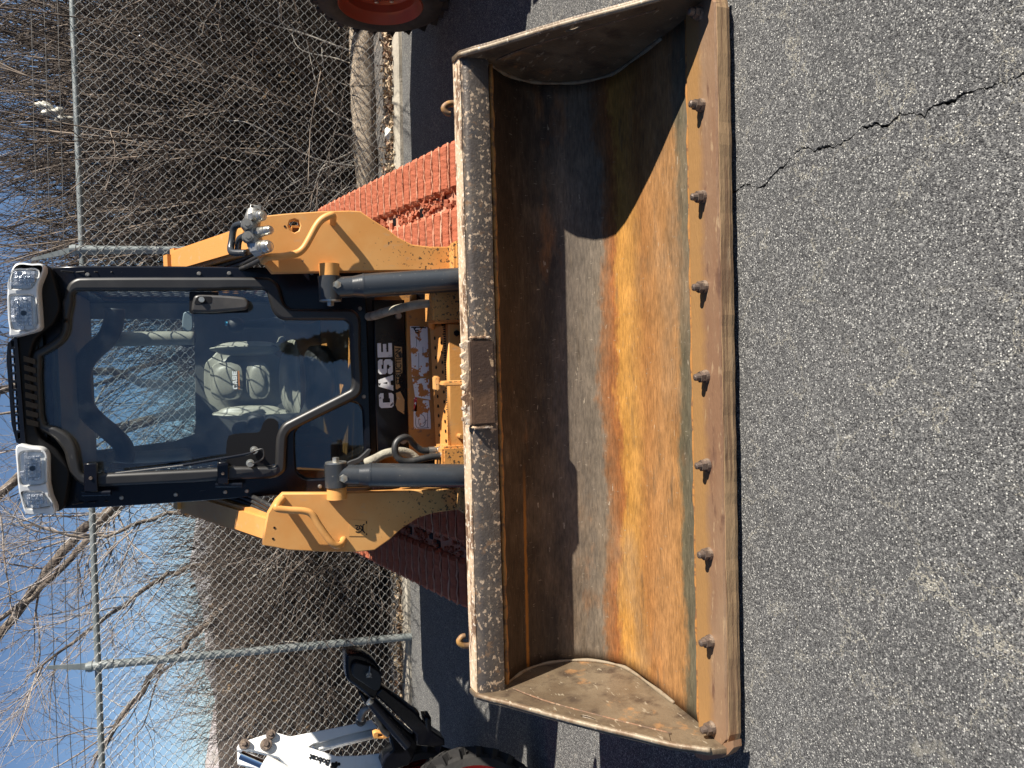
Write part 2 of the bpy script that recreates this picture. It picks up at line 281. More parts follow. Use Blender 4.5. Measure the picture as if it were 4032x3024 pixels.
# ------------------------------------------------------------------ mesh helpers
def link(name, me, m=None, parent=None, smooth=False):
    o = bpy.data.objects.new(name, me); COL.objects.link(o)
    if m is not None:
        me.materials.clear(); me.materials.append(M[m] if isinstance(m, str) else m)
    if smooth:
        me.polygons.foreach_set('use_smooth', [True]*len(me.polygons))
    if parent is not None:
        o.parent = parent
        if parent.type == 'EMPTY':
            mw = Matrix.Translation(parent.location) @ parent.rotation_euler.to_matrix().to_4x4()
            o.matrix_parent_inverse = mw.inverted()
    return o
def thing(name, label, cat, loc=(0,0,0), group=None):
    o = bpy.data.objects.new(name, None); COL.objects.link(o); o.location = loc; o.empty_display_size = .1
    o['label'] = label; o['category'] = cat
    if group: o['group'] = group
    return o
def tag(o, label, cat, group=None):
    o['label'] = label; o['category'] = cat
    if group: o['group'] = group
    return o
class MB:
    def __init__(s): s.b = bmesh.new()
    def box(s, c, size, rot=None, bev=0):
        r = bmesh.ops.create_cube(s.b, size=1); vs = r['verts']
        for v in vs:
            v.co = Vector((v.co.x*size[0], v.co.y*size[1], v.co.z*size[2]))
            if rot is not None: v.co = rot @ v.co
            v.co += Vector(c)
        if bev:
            es = list({e for v in vs for e in v.link_edges}); bmesh.ops.bevel(s.b, geom=es, offset=bev, segments=2, affect='EDGES')
        return s
    def cyl(s, p0, p1, r0, r1=None, n=16, caps=True):
        p0, p1 = Vector(p0), Vector(p1); r1 = r0 if r1 is None else r1
        d = p1-p0; q = d.to_track_quat('Z', 'Y').to_matrix()
        a = [s.b.verts.new(p0 + q @ Vector((math.cos(t)*r0, math.sin(t)*r0, 0))) for t in [2*math.pi*i/n for i in range(n)]]
        b = [s.b.verts.new(p1 + q @ Vector((math.cos(t)*r1, math.sin(t)*r1, 0))) for t in [2*math.pi*i/n for i in range(n)]]
        for i in range(n): s.b.faces.new((a[i], a[(i+1)%n], b[(i+1)%n], b[i]))
        if caps: s.b.faces.new(a[::-1]); s.b.faces.new(b)
        return s
    def lathe(s, c, axis, prof, n=40):
        """prof = (radius, distance along axis) list"""
        c = Vector(c); q = Vector(axis).to_track_quat('Z', 'Y').to_matrix(); rings = []
        for r, h in prof:
            rings.append([s.b.verts.new(c + q @ Vector((math.cos(2*math.pi*i/n)*r, math.sin(2*math.pi*i/n)*r, h))) for i in range(n)])
        for a, b in zip(rings, rings[1:]):
            for i in range(n): s.b.faces.new((a[i], a[(i+1)%n], b[(i+1)%n], b[i]))
        return s
    def tube(s, pts, r, n=10, sub=5, closed=False):
        pts = spline(pts, sub) if sub > 1 else [Vector(p) for p in pts]
        rr = r if isinstance(r, (list, tuple)) else [r]*len(pts)
        if len(rr) != len(pts): rr = list(np.interp(np.linspace(0, 1, len(pts)), np.linspace(0, 1, len(rr)), rr))
        rings = []; ref = None
        for i, p in enumerate(pts):
            t = (pts[min(i+1, len(pts)-1)] - pts[max(i-1, 0)]).normalized()
            if ref is None: ref = t.orthogonal().normalized()
            ref = (ref - t*ref.dot(t)).normalized(); bi = t.cross(ref)
            rings.append([s.b.verts.new(p + (ref*math.cos(2*math.pi*k/n) + bi*math.sin(2*math.pi*k/n))*rr[i]) for k in range(n)])
        for a, b in zip(rings, rings[1:]):
            for i in range(n): s.b.faces.new((a[i], a[(i+1)%n], b[(i+1)%n], b[i]))
        s.b.faces.new(rings[0][::-1]); s.b.faces.new(rings[-1]); return s
    def prism(s, a, b):
        """two matching loops of 3-D points"""
        va = [s.b.verts.new(p) for p in a]; vb = [s.b.verts.new(p) for p in b]; n = len(a)
        for i in range(n): s.b.faces.new((va[i], va[(i+1)%n], vb[(i+1)%n], vb[i]))
        s.b.faces.new(va[::-1]); s.b.faces.new(vb); return s
    def hexbolt(s, p, d, r, h):
        p = Vector(p); d = Vector(d).normalized(); s.cyl(p, p+d*h, r, r*.96, 6); s.cyl(p+d*h, p+d*h*1.1, r*.7, r*.4, 12); return s
    def done(s, name, m, parent=None, smooth=False, auto=None):
        bmesh.ops.recalc_face_normals(s.b, faces=s.b.faces[:])
        me = bpy.data.meshes.new(name); s.b.to_mesh(me); s.b.free()
        o = link(name, me, m, parent, smooth)
        if auto and smooth:
            me.set_sharp_from_angle(angle=R(auto))
        return o
def spline(pts, sub):
    P = [Vector(p) for p in pts]; out = []
    for i in range(len(P)-1):
        p0, p1, p2, p3 = P[max(i-1,0)], P[i], P[i+1], P[min(i+2,len(P)-1)]
        for k in range(sub):
            t = k/sub; out.append(.5*((2*p1) + (p2-p0)*t + (2*p0-5*p1+4*p2-p3)*t*t + (3*p1-p0-3*p2+p3)*t**3))
    out.append(P[-1]); return out
def curve_mesh(cv):
    o = bpy.data.objects.new('tmp', cv); COL.objects.link(o)
    me = bpy.data.meshes.new_from_object(o.evaluated_get(bpy.context.evaluated_depsgraph_get()))
    bpy.data.objects.remove(o); return me
def round_loop(pts, smooth):
    if not smooth: return pts
    P = [Vector((*p, 0)) for p in pts]; n = len(P); out = []
    for i in range(n):
        p0, p1, p2, p3 = P[i-1], P[i], P[(i+1)%n], P[(i+2)%n]
        L = (p2-p1).length
        k = 4 if L > .01 else 2
        for j in range(k):
            t = j/k
            # chord-limited tangents keep long straight runs straight
            m1 = (p2-p0).normalized()*min((p1-p0).length, L, .05)*1.0; m2 = (p3-p1).normalized()*min((p3-p2).length, L, .05)*1.0
            h = (2*t**3-3*t**2+1)*p1 + (t**3-2*t**2+t)*m1 + (-2*t**3+3*t**2)*p2 + (t**3-t**2)*m2
            out.append((h.x, h.y))
    return out
def plate(name, outer, holes, place, thick, m, parent=None, bevel=.003, smooth=True):
    """flat plate cut to an outline with holes; place(a, b, depth) -> world point; depth 0 = front face, thick = back"""
    cv = bpy.data.curves.new('c', 'CURVE'); cv.dimensions = '2D'; cv.fill_mode = 'BOTH'
    cv.extrude = max(thick/2 - bevel, .0005); cv.bevel_depth = bevel; cv.bevel_resolution = 1; cv.offset = -bevel
    for lp in [outer]+list(holes):
        lp = round_loop(lp, smooth); s = cv.splines.new('POLY'); s.points.add(len(lp)-1); s.use_cyclic_u = True
        for q, p in zip(s.points, lp): q.co = (p[0], p[1], 0, 1)
    me = curve_mesh(cv)
    for v in me.vertices: v.co = place(v.co.x, v.co.y, v.co.z + thick/2)
    bm = bmesh.new(); bm.from_mesh(me); bmesh.ops.remove_doubles(bm, verts=bm.verts[:], dist=1e-5); bmesh.ops.recalc_face_normals(bm, faces=bm.faces[:]); bm.to_mesh(me); bm.free()
    return link(name, me, m, parent)
def xz(y): return lambda a, b, d: Vector((a, y+d, b))
def yz(x, sgn=1): return lambda a, b, d: Vector((x+sgn*d, a, b))
KD, Z0D, Y0D = .165, .95, 2.975
def dp(off): return lambda a, b, d: Vector((a, Y0D + KD*(b-Z0D) + off + d, b))     # plane of the leaning cab front
def text(name, body, size, place, m, parent, bold=.0, sx=1, depth=.0012):
    cv = bpy.data.curves.new('t', 'FONT'); cv.body = body; cv.size = size; cv.extrude = depth; cv.offset = bold; cv.align_x = 'CENTER'; cv.align_y = 'CENTER'
    me = curve_mesh(cv)
    for v in me.vertices: v.co = place(v.co.x*sx, v.co.y, v.co.z)
    return link(name, me, m, parent)
def tubes(P, Rad, sides=3):
    """P (N,K,3) polylines, Rad (N,K): vertex and quad arrays of thin tubes"""
    N, K, _ = P.shape; T = np.gradient(P, axis=1); T /= np.linalg.norm(T, axis=2, keepdims=True)+1e-9
    ref = np.where(np.abs(T[:, :1, 2:3]) > .8, np.array([[[1., 0, 0]]]), np.array([[[0, 0, 1.]]])); ref = np.broadcast_to(ref, P.shape)
    A = np.cross(T, ref); A /= np.linalg.norm(A, axis=2, keepdims=True)+1e-9; B = np.cross(T, A)
    ang = 2*np.pi*np.arange(sides)/sides
    V = P[:, :, None, :] + Rad[:, :, None, None]*(A[:, :, None, :]*np.cos(ang)[None, None, :, None] + B[:, :, None, :]*np.sin(ang)[None, None, :, None])
    idx = np.arange(N*K*sides).reshape(N, K, sides)
    a = idx[:, :-1, :]; b = idx[:, 1:, :]
    F = np.stack([a, np.roll(a, -1, 2), np.roll(b, -1, 2), b], -1).reshape(-1, 4)
    return V.reshape(-1, 3), F
def np_mesh(name, parts):
    Vs, Fs, off = [], [], 0
    for V, F in parts: Vs.append(V); Fs.append(F+off); off += len(V)
    V = np.concatenate(Vs); F = np.concatenate(Fs); k = F.shape[1]
    me = bpy.data.meshes.new(name); me.vertices.add(len(V)); me.vertices.foreach_set('co', V.astype(np.float32).ravel())
    me.loops.add(F.size); me.loops.foreach_set('vertex_index', F.astype(np.int32).ravel())
    me.polygons.add(len(F)); me.polygons.foreach_set('loop_start', np.arange(0, F.size, k, dtype=np.int32)); me.polygons.foreach_set('loop_total', np.full(len(F), k, dtype=np.int32))
    me.update(); me.validate(); return me

# ------------------------------------------------------------------ the setting
def curb_y(x): return 5.75 - .066*x
rng = np.random.default_rng(11); random.seed(5)
crack = [(0.54,-30),(0.546,.3),(0.541,.6),(0.545,.8)] + [(0.544,0.924),(0.543,0.949),(0.538,0.954),(0.543,0.969),(0.540,0.980),(0.544,1.010),(0.550,1.038),(0.541,1.055),(0.542,1.074),(0.545,1.091),(0.545,1.108),(0.530,1.122),(0.545,1.147),(0.554,1.181),(0.540,1.204),(0.540,1.224),(0.552,1.242),(0.551,1.260),(0.555,1.281),(0.544,1.307),(0.537,1.339),(0.534,1.366),(0.542,1.383),(0.544,1.409),(0.540,1.427),(0.553,1.441),(0.561,1.462),(0.546,1.502),(0.533,1.524),(0.521,1.569),(0.498,1.599),(0.499,1.629),(0.522,1.678),(0.511,1.710),(0.505,1.80),(.5,2.1)]
def build_ground():
    C = []
    for (x0, y0), (x1, y1) in zip(crack, crack[1:]):
        k = max(1, min(12, int((y1-y0)/.005))) if y0 > .5 and y1 < 2.1 else 1
        for j in range(k):
            t = j/k; C.append((x0+(x1-x0)*t + (random.uniform(-.0028,.0028) if y0 > .5 else 0), y0+(y1-y0)*t))
    C.append(crack[-1]); C.append((.5, curb_y(.5)))
    L, Rr = [], []
    for i, (x, y) in enumerate(C):
        if y > 2.0 or y < -20: wd = 0
        else: wd = max(.0010, (.0021 if y < 1.45 else .0020)*(1+.55*math.sin(y*37)+.3*math.sin(y*91)+random.uniform(-.4,.5)))
        if y > 1.95 or y < -20: wd = 0
        L.append((x-wd, y)); Rr.append((x+wd*1.1, y))
    b = bmesh.new()
    def V(p, z=0): return b.verts.new((p[0], p[1], z))
    lv = [V(p) for p in L]; rv = [V(p) if (abs(p[0]-q[0]) > 1e-6) else None for p, q in zip(Rr, L)]
    rv = [r or l for r, l in zip(rv, lv)]
    n = len(lv)
    # left and right slabs as strips from the crack outwards
    fl = [V((-3, p[1])) for p in L]; fr = [V((3, p[1])) for p in L]
    fl[-1].co.y = curb_y(-3); fr[-1].co.y = curb_y(3)
    ol = [V((-400, p[1])) for p in L]; orr = [V((400, p[1])) for p in L]
    ol[-1].co.y = curb_y(-400); orr[-1].co.y = curb_y(400)
    ol[-1].co.y, orr[-1].co.y = 5.9, 5.6
    for i in range(n-1):
        b.faces.new((fl[i], lv[i], lv[i+1], fl[i+1])); b.faces.new((rv[i], fr[i], fr[i+1], rv[i+1]))
        b.faces.new((ol[i], fl[i], fl[i+1], ol[i+1])); b.faces.new((fr[i], orr[i], orr[i+1], fr[i+1]))
    # far end behind the viewer
    y0 = -400; bl = [V((x, y0)) for x in (-400, -3, C[0][0], 3, 400)]; top = [ol[0], fl[0], lv[0], fr[0], orr[0]]
    for i in range(4): b.faces.new((bl[i], bl[i+1], top[i+1], top[i]))
    # walls and floor of the crack
    dn = -.03
    ld = [V(p, dn) for p in L]; rd = [V(p, dn) for p in Rr]
    for i in range(1, n-1):
        if lv[i] is rv[i] and lv[i+1] is rv[i+1]: continue
        b.faces.new((lv[i], ld[i], ld[i+1], lv[i+1])); b.faces.new((rd[i], rv[i], rv[i+1], rd[i+1])); b.faces.new((ld[i], rd[i], rd[i+1], ld[i+1]))
    me = bpy.data.meshes.new('asphalt_yard'); b.to_mesh(me); b.free()
    o = link('asphalt_yard', me, 'asphalt'); o['kind'] = 'structure'
    return o
build_ground()

def rocknoise(x, y, s=1.0):
    return (math.sin(x*1.7*s+y*.9*s)+math.sin(x*.7*s-y*2.3*s+1.3)+math.sin(x*3.1*s+2.1)*math.sin(y*2.7*s+.4))/3
def terrain_z(x, y):
    t = max(0, (y-7.0)/6.0); t = min(t, 1); t = t*t*(3-2*t)
    left = max(0, min(1, (-1.6-x)/1.6)); tl = max(0, min(1, (y-6.5)/2.6)); tl = tl*tl*(3-2*tl)
    z = .03 + 1.1*t + left*tl*(1-t)*.95 + left*t*.48
    return z + .05*rocknoise(x, y, 1.5)*min(1, max(0, (y-6.2)*1.5)) + .015*rocknoise(x*5, y*5)
def build_bank():
    xs = np.concatenate([[-400, -150, -60, -30], np.linspace(-12, 12, 97), [30, 60, 150, 400]]); ys = np.concatenate([np.linspace(0, 1.2, 9), np.linspace(1.5, 9, 34), [14, 25, 60, 120, 400]])
    b = bmesh.new(); g = []
    for x in xs:
        yc = (curb_y(max(-12, min(12, x)))) + .13
        g.append([b.verts.new((x, yc+y, terrain_z(max(-14, min(14, x)), yc+y) if y < 12 else 1.1)) for y in ys])
    for i in range(len(xs)-1):
        for j in range(len(ys)-1): b.faces.new((g[i][j], g[i+1][j], g[i+1][j+1], g[i][j+1]))
    me = bpy.data.meshes.new('soil_bank'); b.to_mesh(me); b.free()
    o = link('soil_bank', me, 'soil', smooth=True); o['kind'] = 'structure'
build_bank()
def build_curb():
    b = bmesh.new(); P = []
    xs = np.linspace(-14, 14, 141)
    for x in xs:
        y = curb_y(x); j = .006*rocknoise(x*9, 0) + random.uniform(-.004, .004)
        P.append([b.verts.new((x, y+j, -.02)), b.verts.new((x, y+j, .022+random.uniform(0,.004))), b.verts.new((x, y+.012+j, .036)), b.verts.new((x, y+.15+2*j, .045+random.uniform(-.006,.006))), b.verts.new((x, y+.16+2*j, -.02))])
    for a, c in zip(P, P[1:]):
        for k in range(4): b.faces.new((a[k], c[k], c[k+1], a[k+1]))
    me = bpy.data.meshes.new('concrete_curb'); b.to_mesh(me); b.free()
    o = link('concrete_curb', me, 'concrete'); o['kind'] = 'structure'
build_curb()
def build_cliff():
    b = bmesh.new(); xs = np.linspace(-170, 170, 171); g = []
    for x in xs:
        hgt = 4.7 + .7*math.sin(x*.07+.6) + .6*math.sin(x*.23) + .35*math.sin(x*.61+1)
        col = []
        for k, f in enumerate(np.linspace(0, 1, 14)):
            step = .4*math.sin(f*21+x*.1)
            col.append(b.verts.new((x, 72 + f*9 + step + .9*math.sin(x*.4+f*4) , -1 + (hgt+1)*f + .12*math.sin(x*1.3+f*9))))
        col.append(b.verts.new((x, 120, hgt-2)))
        g.append(col)
    for a, c in zip(g, g[1:]):
        for k in range(len(a)-1): b.faces.new((a[k], c[k], c[k+1], a[k+1]))
    me = bpy.data.meshes.new('far_hillside'); b.to_mesh(me); b.free()
    o = link('far_hillside', me, 'cliff', smooth=True); o['kind'] = 'structure'
build_cliff()

# landscape cloth strip and weathered log behind the fence
b = MB(); pts = []
xs = np.linspace(-6, 6, 61)
top = [(x, 6.16-.02*x + .03*rocknoise(x*3, 1), terrain_z(x, 6.2)+.012+.008*rocknoise(x*8, 2)) for x in xs]
bk = [(x, y+.20+.03*rocknoise(x*4, 5), z+.02+.01*rocknoise(x*7, 3)) for x, y, z in top]
va = [b.b.verts.new(p) for p in top]; vb = [b.b.verts.new(p) for p in bk]; vc = [b.b.verts.new((p[0], p[1]+.01, p[2]-.06)) for p in bk]; vd = [b.b.verts.new((p[0], p[1]-.01, p[2]-.06)) for p in top]
for i in range(60):
    b.b.faces.new((va[i], va[i+1], vb[i+1], vb[i])); b.b.faces.new((vb[i], vb[i+1], vc[i+1], vc[i])); b.b.faces.new((vd[i], vd[i+1], va[i+1], va[i]))
tag(b.done('landscape_cloth', 'cloth'), 'narrow grey landscape cloth strip lying along the foot of the fence', 'ground cloth')
b = MB()
lp = [(x, 6.62-.03*x+.03*math.sin(x*2.1), .10+.012*math.sin(x*3.3)) for x in np.linspace(.6, 4.6, 26)]
b.tube(lp, [.07,.10,.115,.12,.125,.13,.125,.13], n=18, sub=2)
for v in b.b.verts:
    v.co.z += .012*rocknoise(v.co.x*9, v.co.y*40) ; v.co.y += .010*rocknoise(v.co.x*14, v.co.z*50)
tag(b.done('weathered_log', 'log', smooth=True), 'pale weathered log lying on the soil just behind the fence', 'log')

# ------------------------------------------------------------------ chain link fence
FE = Vector((math.cos(R(2)), math.sin(R(2)), 0)); FN = Vector((math.sin(R(2)), -math.cos(R(2)), 0)); F0 = Vector((0, 5.957, 0))
def fp(s, z, off=0): return F0 + FE*s + FN*off + Vector((0, 0, z))       # off > 0 is towards the yard
fence = thing('chain_link_fence', 'tall galvanised chain link fence with barbed wire arms in front of the bushes', 'fence', fp(0, 0))
posts = [(-5.2,.03,-5.15), (-2.15,.03,-2.0), (.965,.03,.907), (4.05,.03,4.0)]
for s0, z0, s1 in posts:
    p = MB().cyl(fp(s0, -.05), fp(s1, 2.20), .029, n=18).done('post', 'fence_pipe', fence, True, 40)
    t = MB(); t.cyl(fp(s1, 2.13), fp(s1, 2.30), .034, .030, n=18); t.cyl(fp(s1, 2.26, .0), fp(s1, 2.285, .0), .036, n=18)
    lean = .04 if s0 < 0 else -.075
    t.prism([fp(s1-.024, 2.27, .004), fp(s1+.024, 2.27, .004), fp(s1+lean+.010, 2.53, .004), fp(s1+lean-.010, 2.53, .004)],
            [fp(s1-.024, 2.27, -.012), fp(s1+.024, 2.27, -.012), fp(s1+lean+.010, 2.53, -.006), fp(s1+lean-.010, 2.53, -.006)])
    t.done('barb_arm', 'fence_pipe', p)
MB().cyl(fp(-9, 2.225, -.002), fp(9, 2.225, -.002), .0205, n=18).done('top_rail', 'fence_pipe', fence, True, 40)
def build_mesh():
    d = .0692; s0, s1 = -3.6, 3.9; z0 = .10; rows = int((2.27-z0)/(d/2)); parts = []
    n = int((s1-s0)/(d/2)); K = rows+1; P = np.zeros((n, K*2, 3)); 
    for i in range(n):
        zz = z0 + np.arange(K)*d/2
        side = (np.arange(K)+i) % 2
        sx = s0 + (i+side)*d/2
        off = .036 + .0035*np.where(side == 0, 1, -1)
        sag = .010*np.sin(zz*2.1+sx*.9) + .006*np.sin(sx*3.1)
        bottom = np.where(zz < .35, .012*np.sin(sx*1.7), 0)
        A = np.stack([sx, off+sag, zz+bottom], 1)
        # two points per knuckle so that bends are crisp
        for k in range(K):
            a = A[k]; t = .0035 if side[k] else -.0035
            P[i, 2*k] = a + [t*.6, 0, -.0035]; P[i, 2*k+1] = a + [t*.6, 0, .0035]
    fe, fn, f0 = np.array(FE), np.array(FN), np.array(F0)
    Wd = f0 + P[..., 0:1]*fe + P[..., 1:2]*fn + P[..., 2:3]*np.array([0, 0, 1.])
    me = np_mesh('chain_link_mesh', [tubes(Wd, np.full(P.shape[:2], .0017), 4)])
    o = link('chain_link_mesh', me, 'wire', fence); o['kind'] = 'stuff'
build_mesh()
for z, lf, rt in ((2.33, 0, 0), (2.41, .01, -.01), (2.49, .02, -.02)):
    b = MB(); xs = np.linspace(-9, 9, 73)
    b.tube([fp(x, z - .012*math.sin((x+2)/3.05*math.pi)**2 + random.uniform(-.003,.003), .002) for x in xs], .0024, n=5, sub=1)
    for x in np.arange(-4, 4, .125):
        q = fp(x, z - .012*math.sin((x+2)/3.05*math.pi)**2, .002); a = random.uniform(0, 6.28)
        for k in range(2):
            dv = Vector((random.uniform(-.3,.3), math.cos(a+k*1.6), math.sin(a+k*1.6)))*.014; b.cyl(q-dv, q+dv, .0013, n=4)
    b.done('barbed_wire', 'barb', fence)

# ------------------------------------------------------------------ leafless shrubs
def shrub_mesh(name, seed, n_st, h, spread, base_r, twigs=9, subs=3, wild=.10, lean=(0, 0), r0=.0075):
    g = np.random.default_rng(seed)
    def grow(P0, D, L, K, bend, wig):
        N = len(P0); t = np.linspace(0, 1, K); out = np.zeros((N, K, 3)); out[:, 0] = P0; d = D.copy()
        for k in range(1, K):
            d = d + g.normal(0, wig, (N, 3)); d = d + bend; d /= np.linalg.norm(d, axis=1, keepdims=True)
            out[:, k] = out[:, k-1] + d*(L/(K-1))[:, None]
        return out
    az = g.uniform(0, 2*np.pi, n_st); tilt = np.abs(g.normal(0, spread, n_st)); rr = base_r*np.sqrt(g.uniform(0, 1, n_st))
    P0 = np.stack([rr*np.cos(az), rr*np.sin(az), np.full(n_st, -.05)], 1)
    D = np.stack([np.sin(tilt)*np.cos(az)+lean[0], np.sin(tilt)*np.sin(az)+lean[1], np.cos(tilt)], 1); D /= np.linalg.norm(D, axis=1, keepdims=True)
    L = h*g.uniform(.55, 1.1, n_st)
    out = D*[1, 1, 0]; A = grow(P0, D, L, 9, out*.05, wild)
    rad = np.linspace(1, .35, 9)[None]*g.uniform(.6, 1.5, (n_st, 1))*r0
    parts = [tubes(A, rad)]
    def children(A, n, lo, K, l0, l1, r, ang, up):
        N = len(A); i = np.repeat(np.arange(N), n); m = len(i); t = g.uniform(lo, 1, m)*(A.shape[1]-1.001); j = t.astype(int); f = (t-j)[:, None]
        p = A[i, j]*(1-f) + A[i, j+1]*f; d = A[i, j+1]-A[i, j]; d /= np.linalg.norm(d, axis=1, keepdims=True)+1e-9
        d = d + g.normal(0, ang, (m, 3)) + np.array([0, 0, up]); d /= np.linalg.norm(d, axis=1, keepdims=True)
        L = g.uniform(l0, l1, m); B = grow(p, d, L, K, np.array([0, 0, .02]), wild*1.1)
        return B, np.linspace(1, .45, K)[None]*g.uniform(.7, 1.3, (m, 1))*r
    B, rb = children(A, twigs, .12, 5, .35, 1.05, r0*.5, .42, .12); parts.append(tubes(B, rb))
    Cc, rc = children(B, subs, .15, 3, .12, .42, r0*.34, .5, .05); parts.append(tubes(Cc, rc))
    return np_mesh(name, parts)
willow = [shrub_mesh('willow_stems', 21+i, 80, 2.9, .36, .5, (9,7,9)[i], (3,1,3)[i], .07, r0=.0085) for i in range(3)]
tangle = [shrub_mesh('tangled_stems', 51+i, 60, 2.0, .75, .7, (12,12,8)[i], (3,3,1)[i], .20, r0=(.0078,.0078,.0088)[i]) for i in range(3)]
def place_shrub(kind, k, x, y, rot, s, label, group, m, cat='shrub', name='willow_shrub'):
    me = kind[k]
    if not me.materials: me.materials.append(M[m if kind is willow and k == 1 or kind is tangle and k == 2 else 'twig_dark'])
    o = bpy.data.objects.new(name, me); COL.objects.link(o)
    o.location = (x, y, terrain_z(x, y)); o.rotation_euler = (0, 0, rot); o.scale = (s, s, s*random.uniform(.92, 1.08)); tag(o, label, cat, group); return o
WL = 'leafless grey brown willow shrub fanning up in the dense thicket right of the cab'
for i, (x, y, s) in enumerate([(1.35,7.6,.95),(2.0,7.35,1.0),(2.75,7.6,1.05),(3.5,7.4,1.05),(1.7,8.5,1.1),(2.4,8.6,1.15),(3.2,8.8,1.2),(4.2,8.6,1.2),(1.1,9.3,1.05),(2.9,9.9,1.2),(4.0,10.2,1.25),(5.2,9.6,1.2),(.75,8.3,.8)]):
    place_shrub(willow, i % 3, x, y, i*2.4, s, WL, 'willow shrubs right of the cab', 'twig')
ML = 'thin leafless shrub standing behind the cab rear window'
for i, (x, y, s) in enumerate([(-.2,8.2,.48),(.35,8.9,.50),(-.75,8.9,.50)]):
    place_shrub(willow, i % 3, x, y, 1+i*1.7, s, ML, 'shrubs seen through the cab', 'twig')
LL = 'low tangled thorny shrub with dark stems left of the cab'
for i, (x, y, s) in enumerate([(-1.1,7.4,.9),(-1.7,7.3,.85),(-2.3,7.7,.7),(-2.9,7.5,.6),(-1.4,8.3,.9),(-2.0,8.6,.75),(-2.7,8.8,.6),(-.9,8.2,.9),(-3.4,8.4,.6),(-1.2,9.3,.9),(-.5,7.6,.8),(-1.4,7.0,.7),(-2.0,7.0,.65),(-2.6,7.1,.6),(-.9,7.0,.7),(-1.7,7.8,.95)]):
    place_shrub(tangle, i % 3, x, y, i*1.9, s, LL, 'tangled shrubs left of the cab', 'twig_red', name='tangled_shrub')
TL = 'low tangle of bare grey stems at the foot of the willows behind the fence'
for i, (x, y, s) in enumerate([(1.2,6.95,.45),(1.75,7.0,.5),(2.35,7.05,.42),(2.95,7.1,.42)]):
    place_shrub(tangle, (i+1) % 3, x, y, i*2.9+.7, s, TL, 'low tangles behind the fence', 'twig_red', name='tangled_shrub')

# pale dead stems that curl in front of the darker thicket
g = random.Random(8)
def pale_stem(pts, r, label):
    b = MB(); b.tube(pts, [r, r*.9, r*.75, r*.5], n=6, sub=5); return tag(b.done('dead_stem', 'pale_twig', smooth=True), label, 'dead stem', 'pale dead stems by the fence')
for i in range(26):
    x = g.uniform(.85, 2.9) if i < 17 else g.uniform(-2.9, -1.0); y = 6.45+g.uniform(0, .35); h = g.uniform(.5, 1.25); dx = g.uniform(-.8, .8)
    pts = [(x, y, .03), (x+dx*.15+g.uniform(-.1,.1), y+.05, h*.45), (x+dx*.5+g.uniform(-.15,.15), y+g.uniform(-.1,.1), h*.85), (x+dx+g.uniform(-.2,.2), y+g.uniform(-.15,.15), h*g.uniform(.75,1.1))]
    pale_stem(pts, g.uniform(.004, .0075), 'thin pale dead stem curling up behind the chain link')

# ------------------------------------------------------------------ bare trees
def tree(name, limbs, label, seed, n1=9, n2=7, n3=5, l1=(.7,1.6), l2=(.3,.8), l3=(.12,.35), thin=1.0):
    g = np.random.default_rng(seed); root = thing(name, label, 'tree', limbs[0][0][0])
    b = MB(); lines = []
    for pts, r in limbs:
        sp = spline(pts, 6); sp = [p + Vector((g.normal(0,.012), g.normal(0,.012), g.normal(0,.012))) for p in sp]
        b.tube(sp, r, n=10, sub=1); lines.append((np.array(sp), np.interp(np.linspace(0,1,len(sp)), np.linspace(0,1,len(r)), r)))
    b.done('trunk', 'bark', root, True)
    def kids(lines, n, lr, rs, K, ang, lo=.25, wig=.16):
        out = []
        for P, rad in lines:
            for _ in range(n):
                t = g.uniform(lo, .99)*(len(P)-1); j = int(t); f = t-j; p = P[j]*(1-f)+P[min(j+1,len(P)-1)]*f
                d = P[min(j+1,len(P)-1)]-P[max(j-1,0)]; d = d/np.linalg.norm(d); v = g.normal(0, 1, 3); v -= d*v.dot(d); v /= np.linalg.norm(v)
                d = d*math.cos(ang)+v*math.sin(ang)*g.uniform(.6,1.2); L = g.uniform(*lr); Q = [p]
                for k in range(K-1):
                    d = d+g.normal(0, wig, 3)+np.array([0,0,.03]); d /= np.linalg.norm(d); Q.append(Q[-1]+d*L/(K-1))
                r0 = min(rad[j]*.6, rs*g.uniform(.7,1.3)); out.append((np.array(Q), np.linspace(r0, r0*.45, K)))
        return out
    a = kids(lines, n1, l1, .011*thin, 8, .8); bb = kids(a, n2, l2, .0052*thin, 6, .8); c = kids(bb, n3, l3, .0030*thin, 4, .8)
    parts = [tubes(np.stack([q[0] for q in s]), np.stack([q[1] for q in s])) for s in (a, bb, c)]
    link('branches', np_mesh('branches', parts), 'branch', root)
    return root
V3 = Vector
tree('leaning_tree', [
  ([V3((-.35,9.15,.9)), V3((-.8,9.1,1.7)), V3((-1.404,9,2.469)), V3((-1.586,9,2.736)), V3((-2.005,9,3.111)), V3((-2.66,8.95,3.60)), V3((-3.3,8.9,4.0))], [.10,.075,.058,.052,.048,.042,.03]),
  ([V3((-.36,9.12,1.0)), V3((-.95,9.0,1.95)), V3((-1.5,8.9,2.55)), V3((-1.95,8.8,2.95)), V3((-2.4,8.7,3.5)), V3((-2.6,8.6,4.1))], [.06,.045,.036,.03,.024,.014]),
  ([V3((-.3,9.15,.9)), V3((-.5,9.2,2.0)), V3((-.75,9.1,3.0)), V3((-1.25,9,3.55)), V3((-1.9,8.9,3.95)), V3((-2.6,8.8,4.3))], [.08,.06,.05,.045,.035,.02]),
  ([V3((-.3,9.2,.9)), V3((-.1,9.3,2.0)), V3((.1,9.2,2.9)), V3((-.1,9.1,3.55)), V3((.5,9.1,3.85)), V3((1.3,9.0,4.05)), V3((2.2,9,4.2))], [.07,.05,.04,.036,.03,.024,.014]),
], 'bare dark tree leaning left behind the cab with long forked limbs', 5, 17, 8, 6)
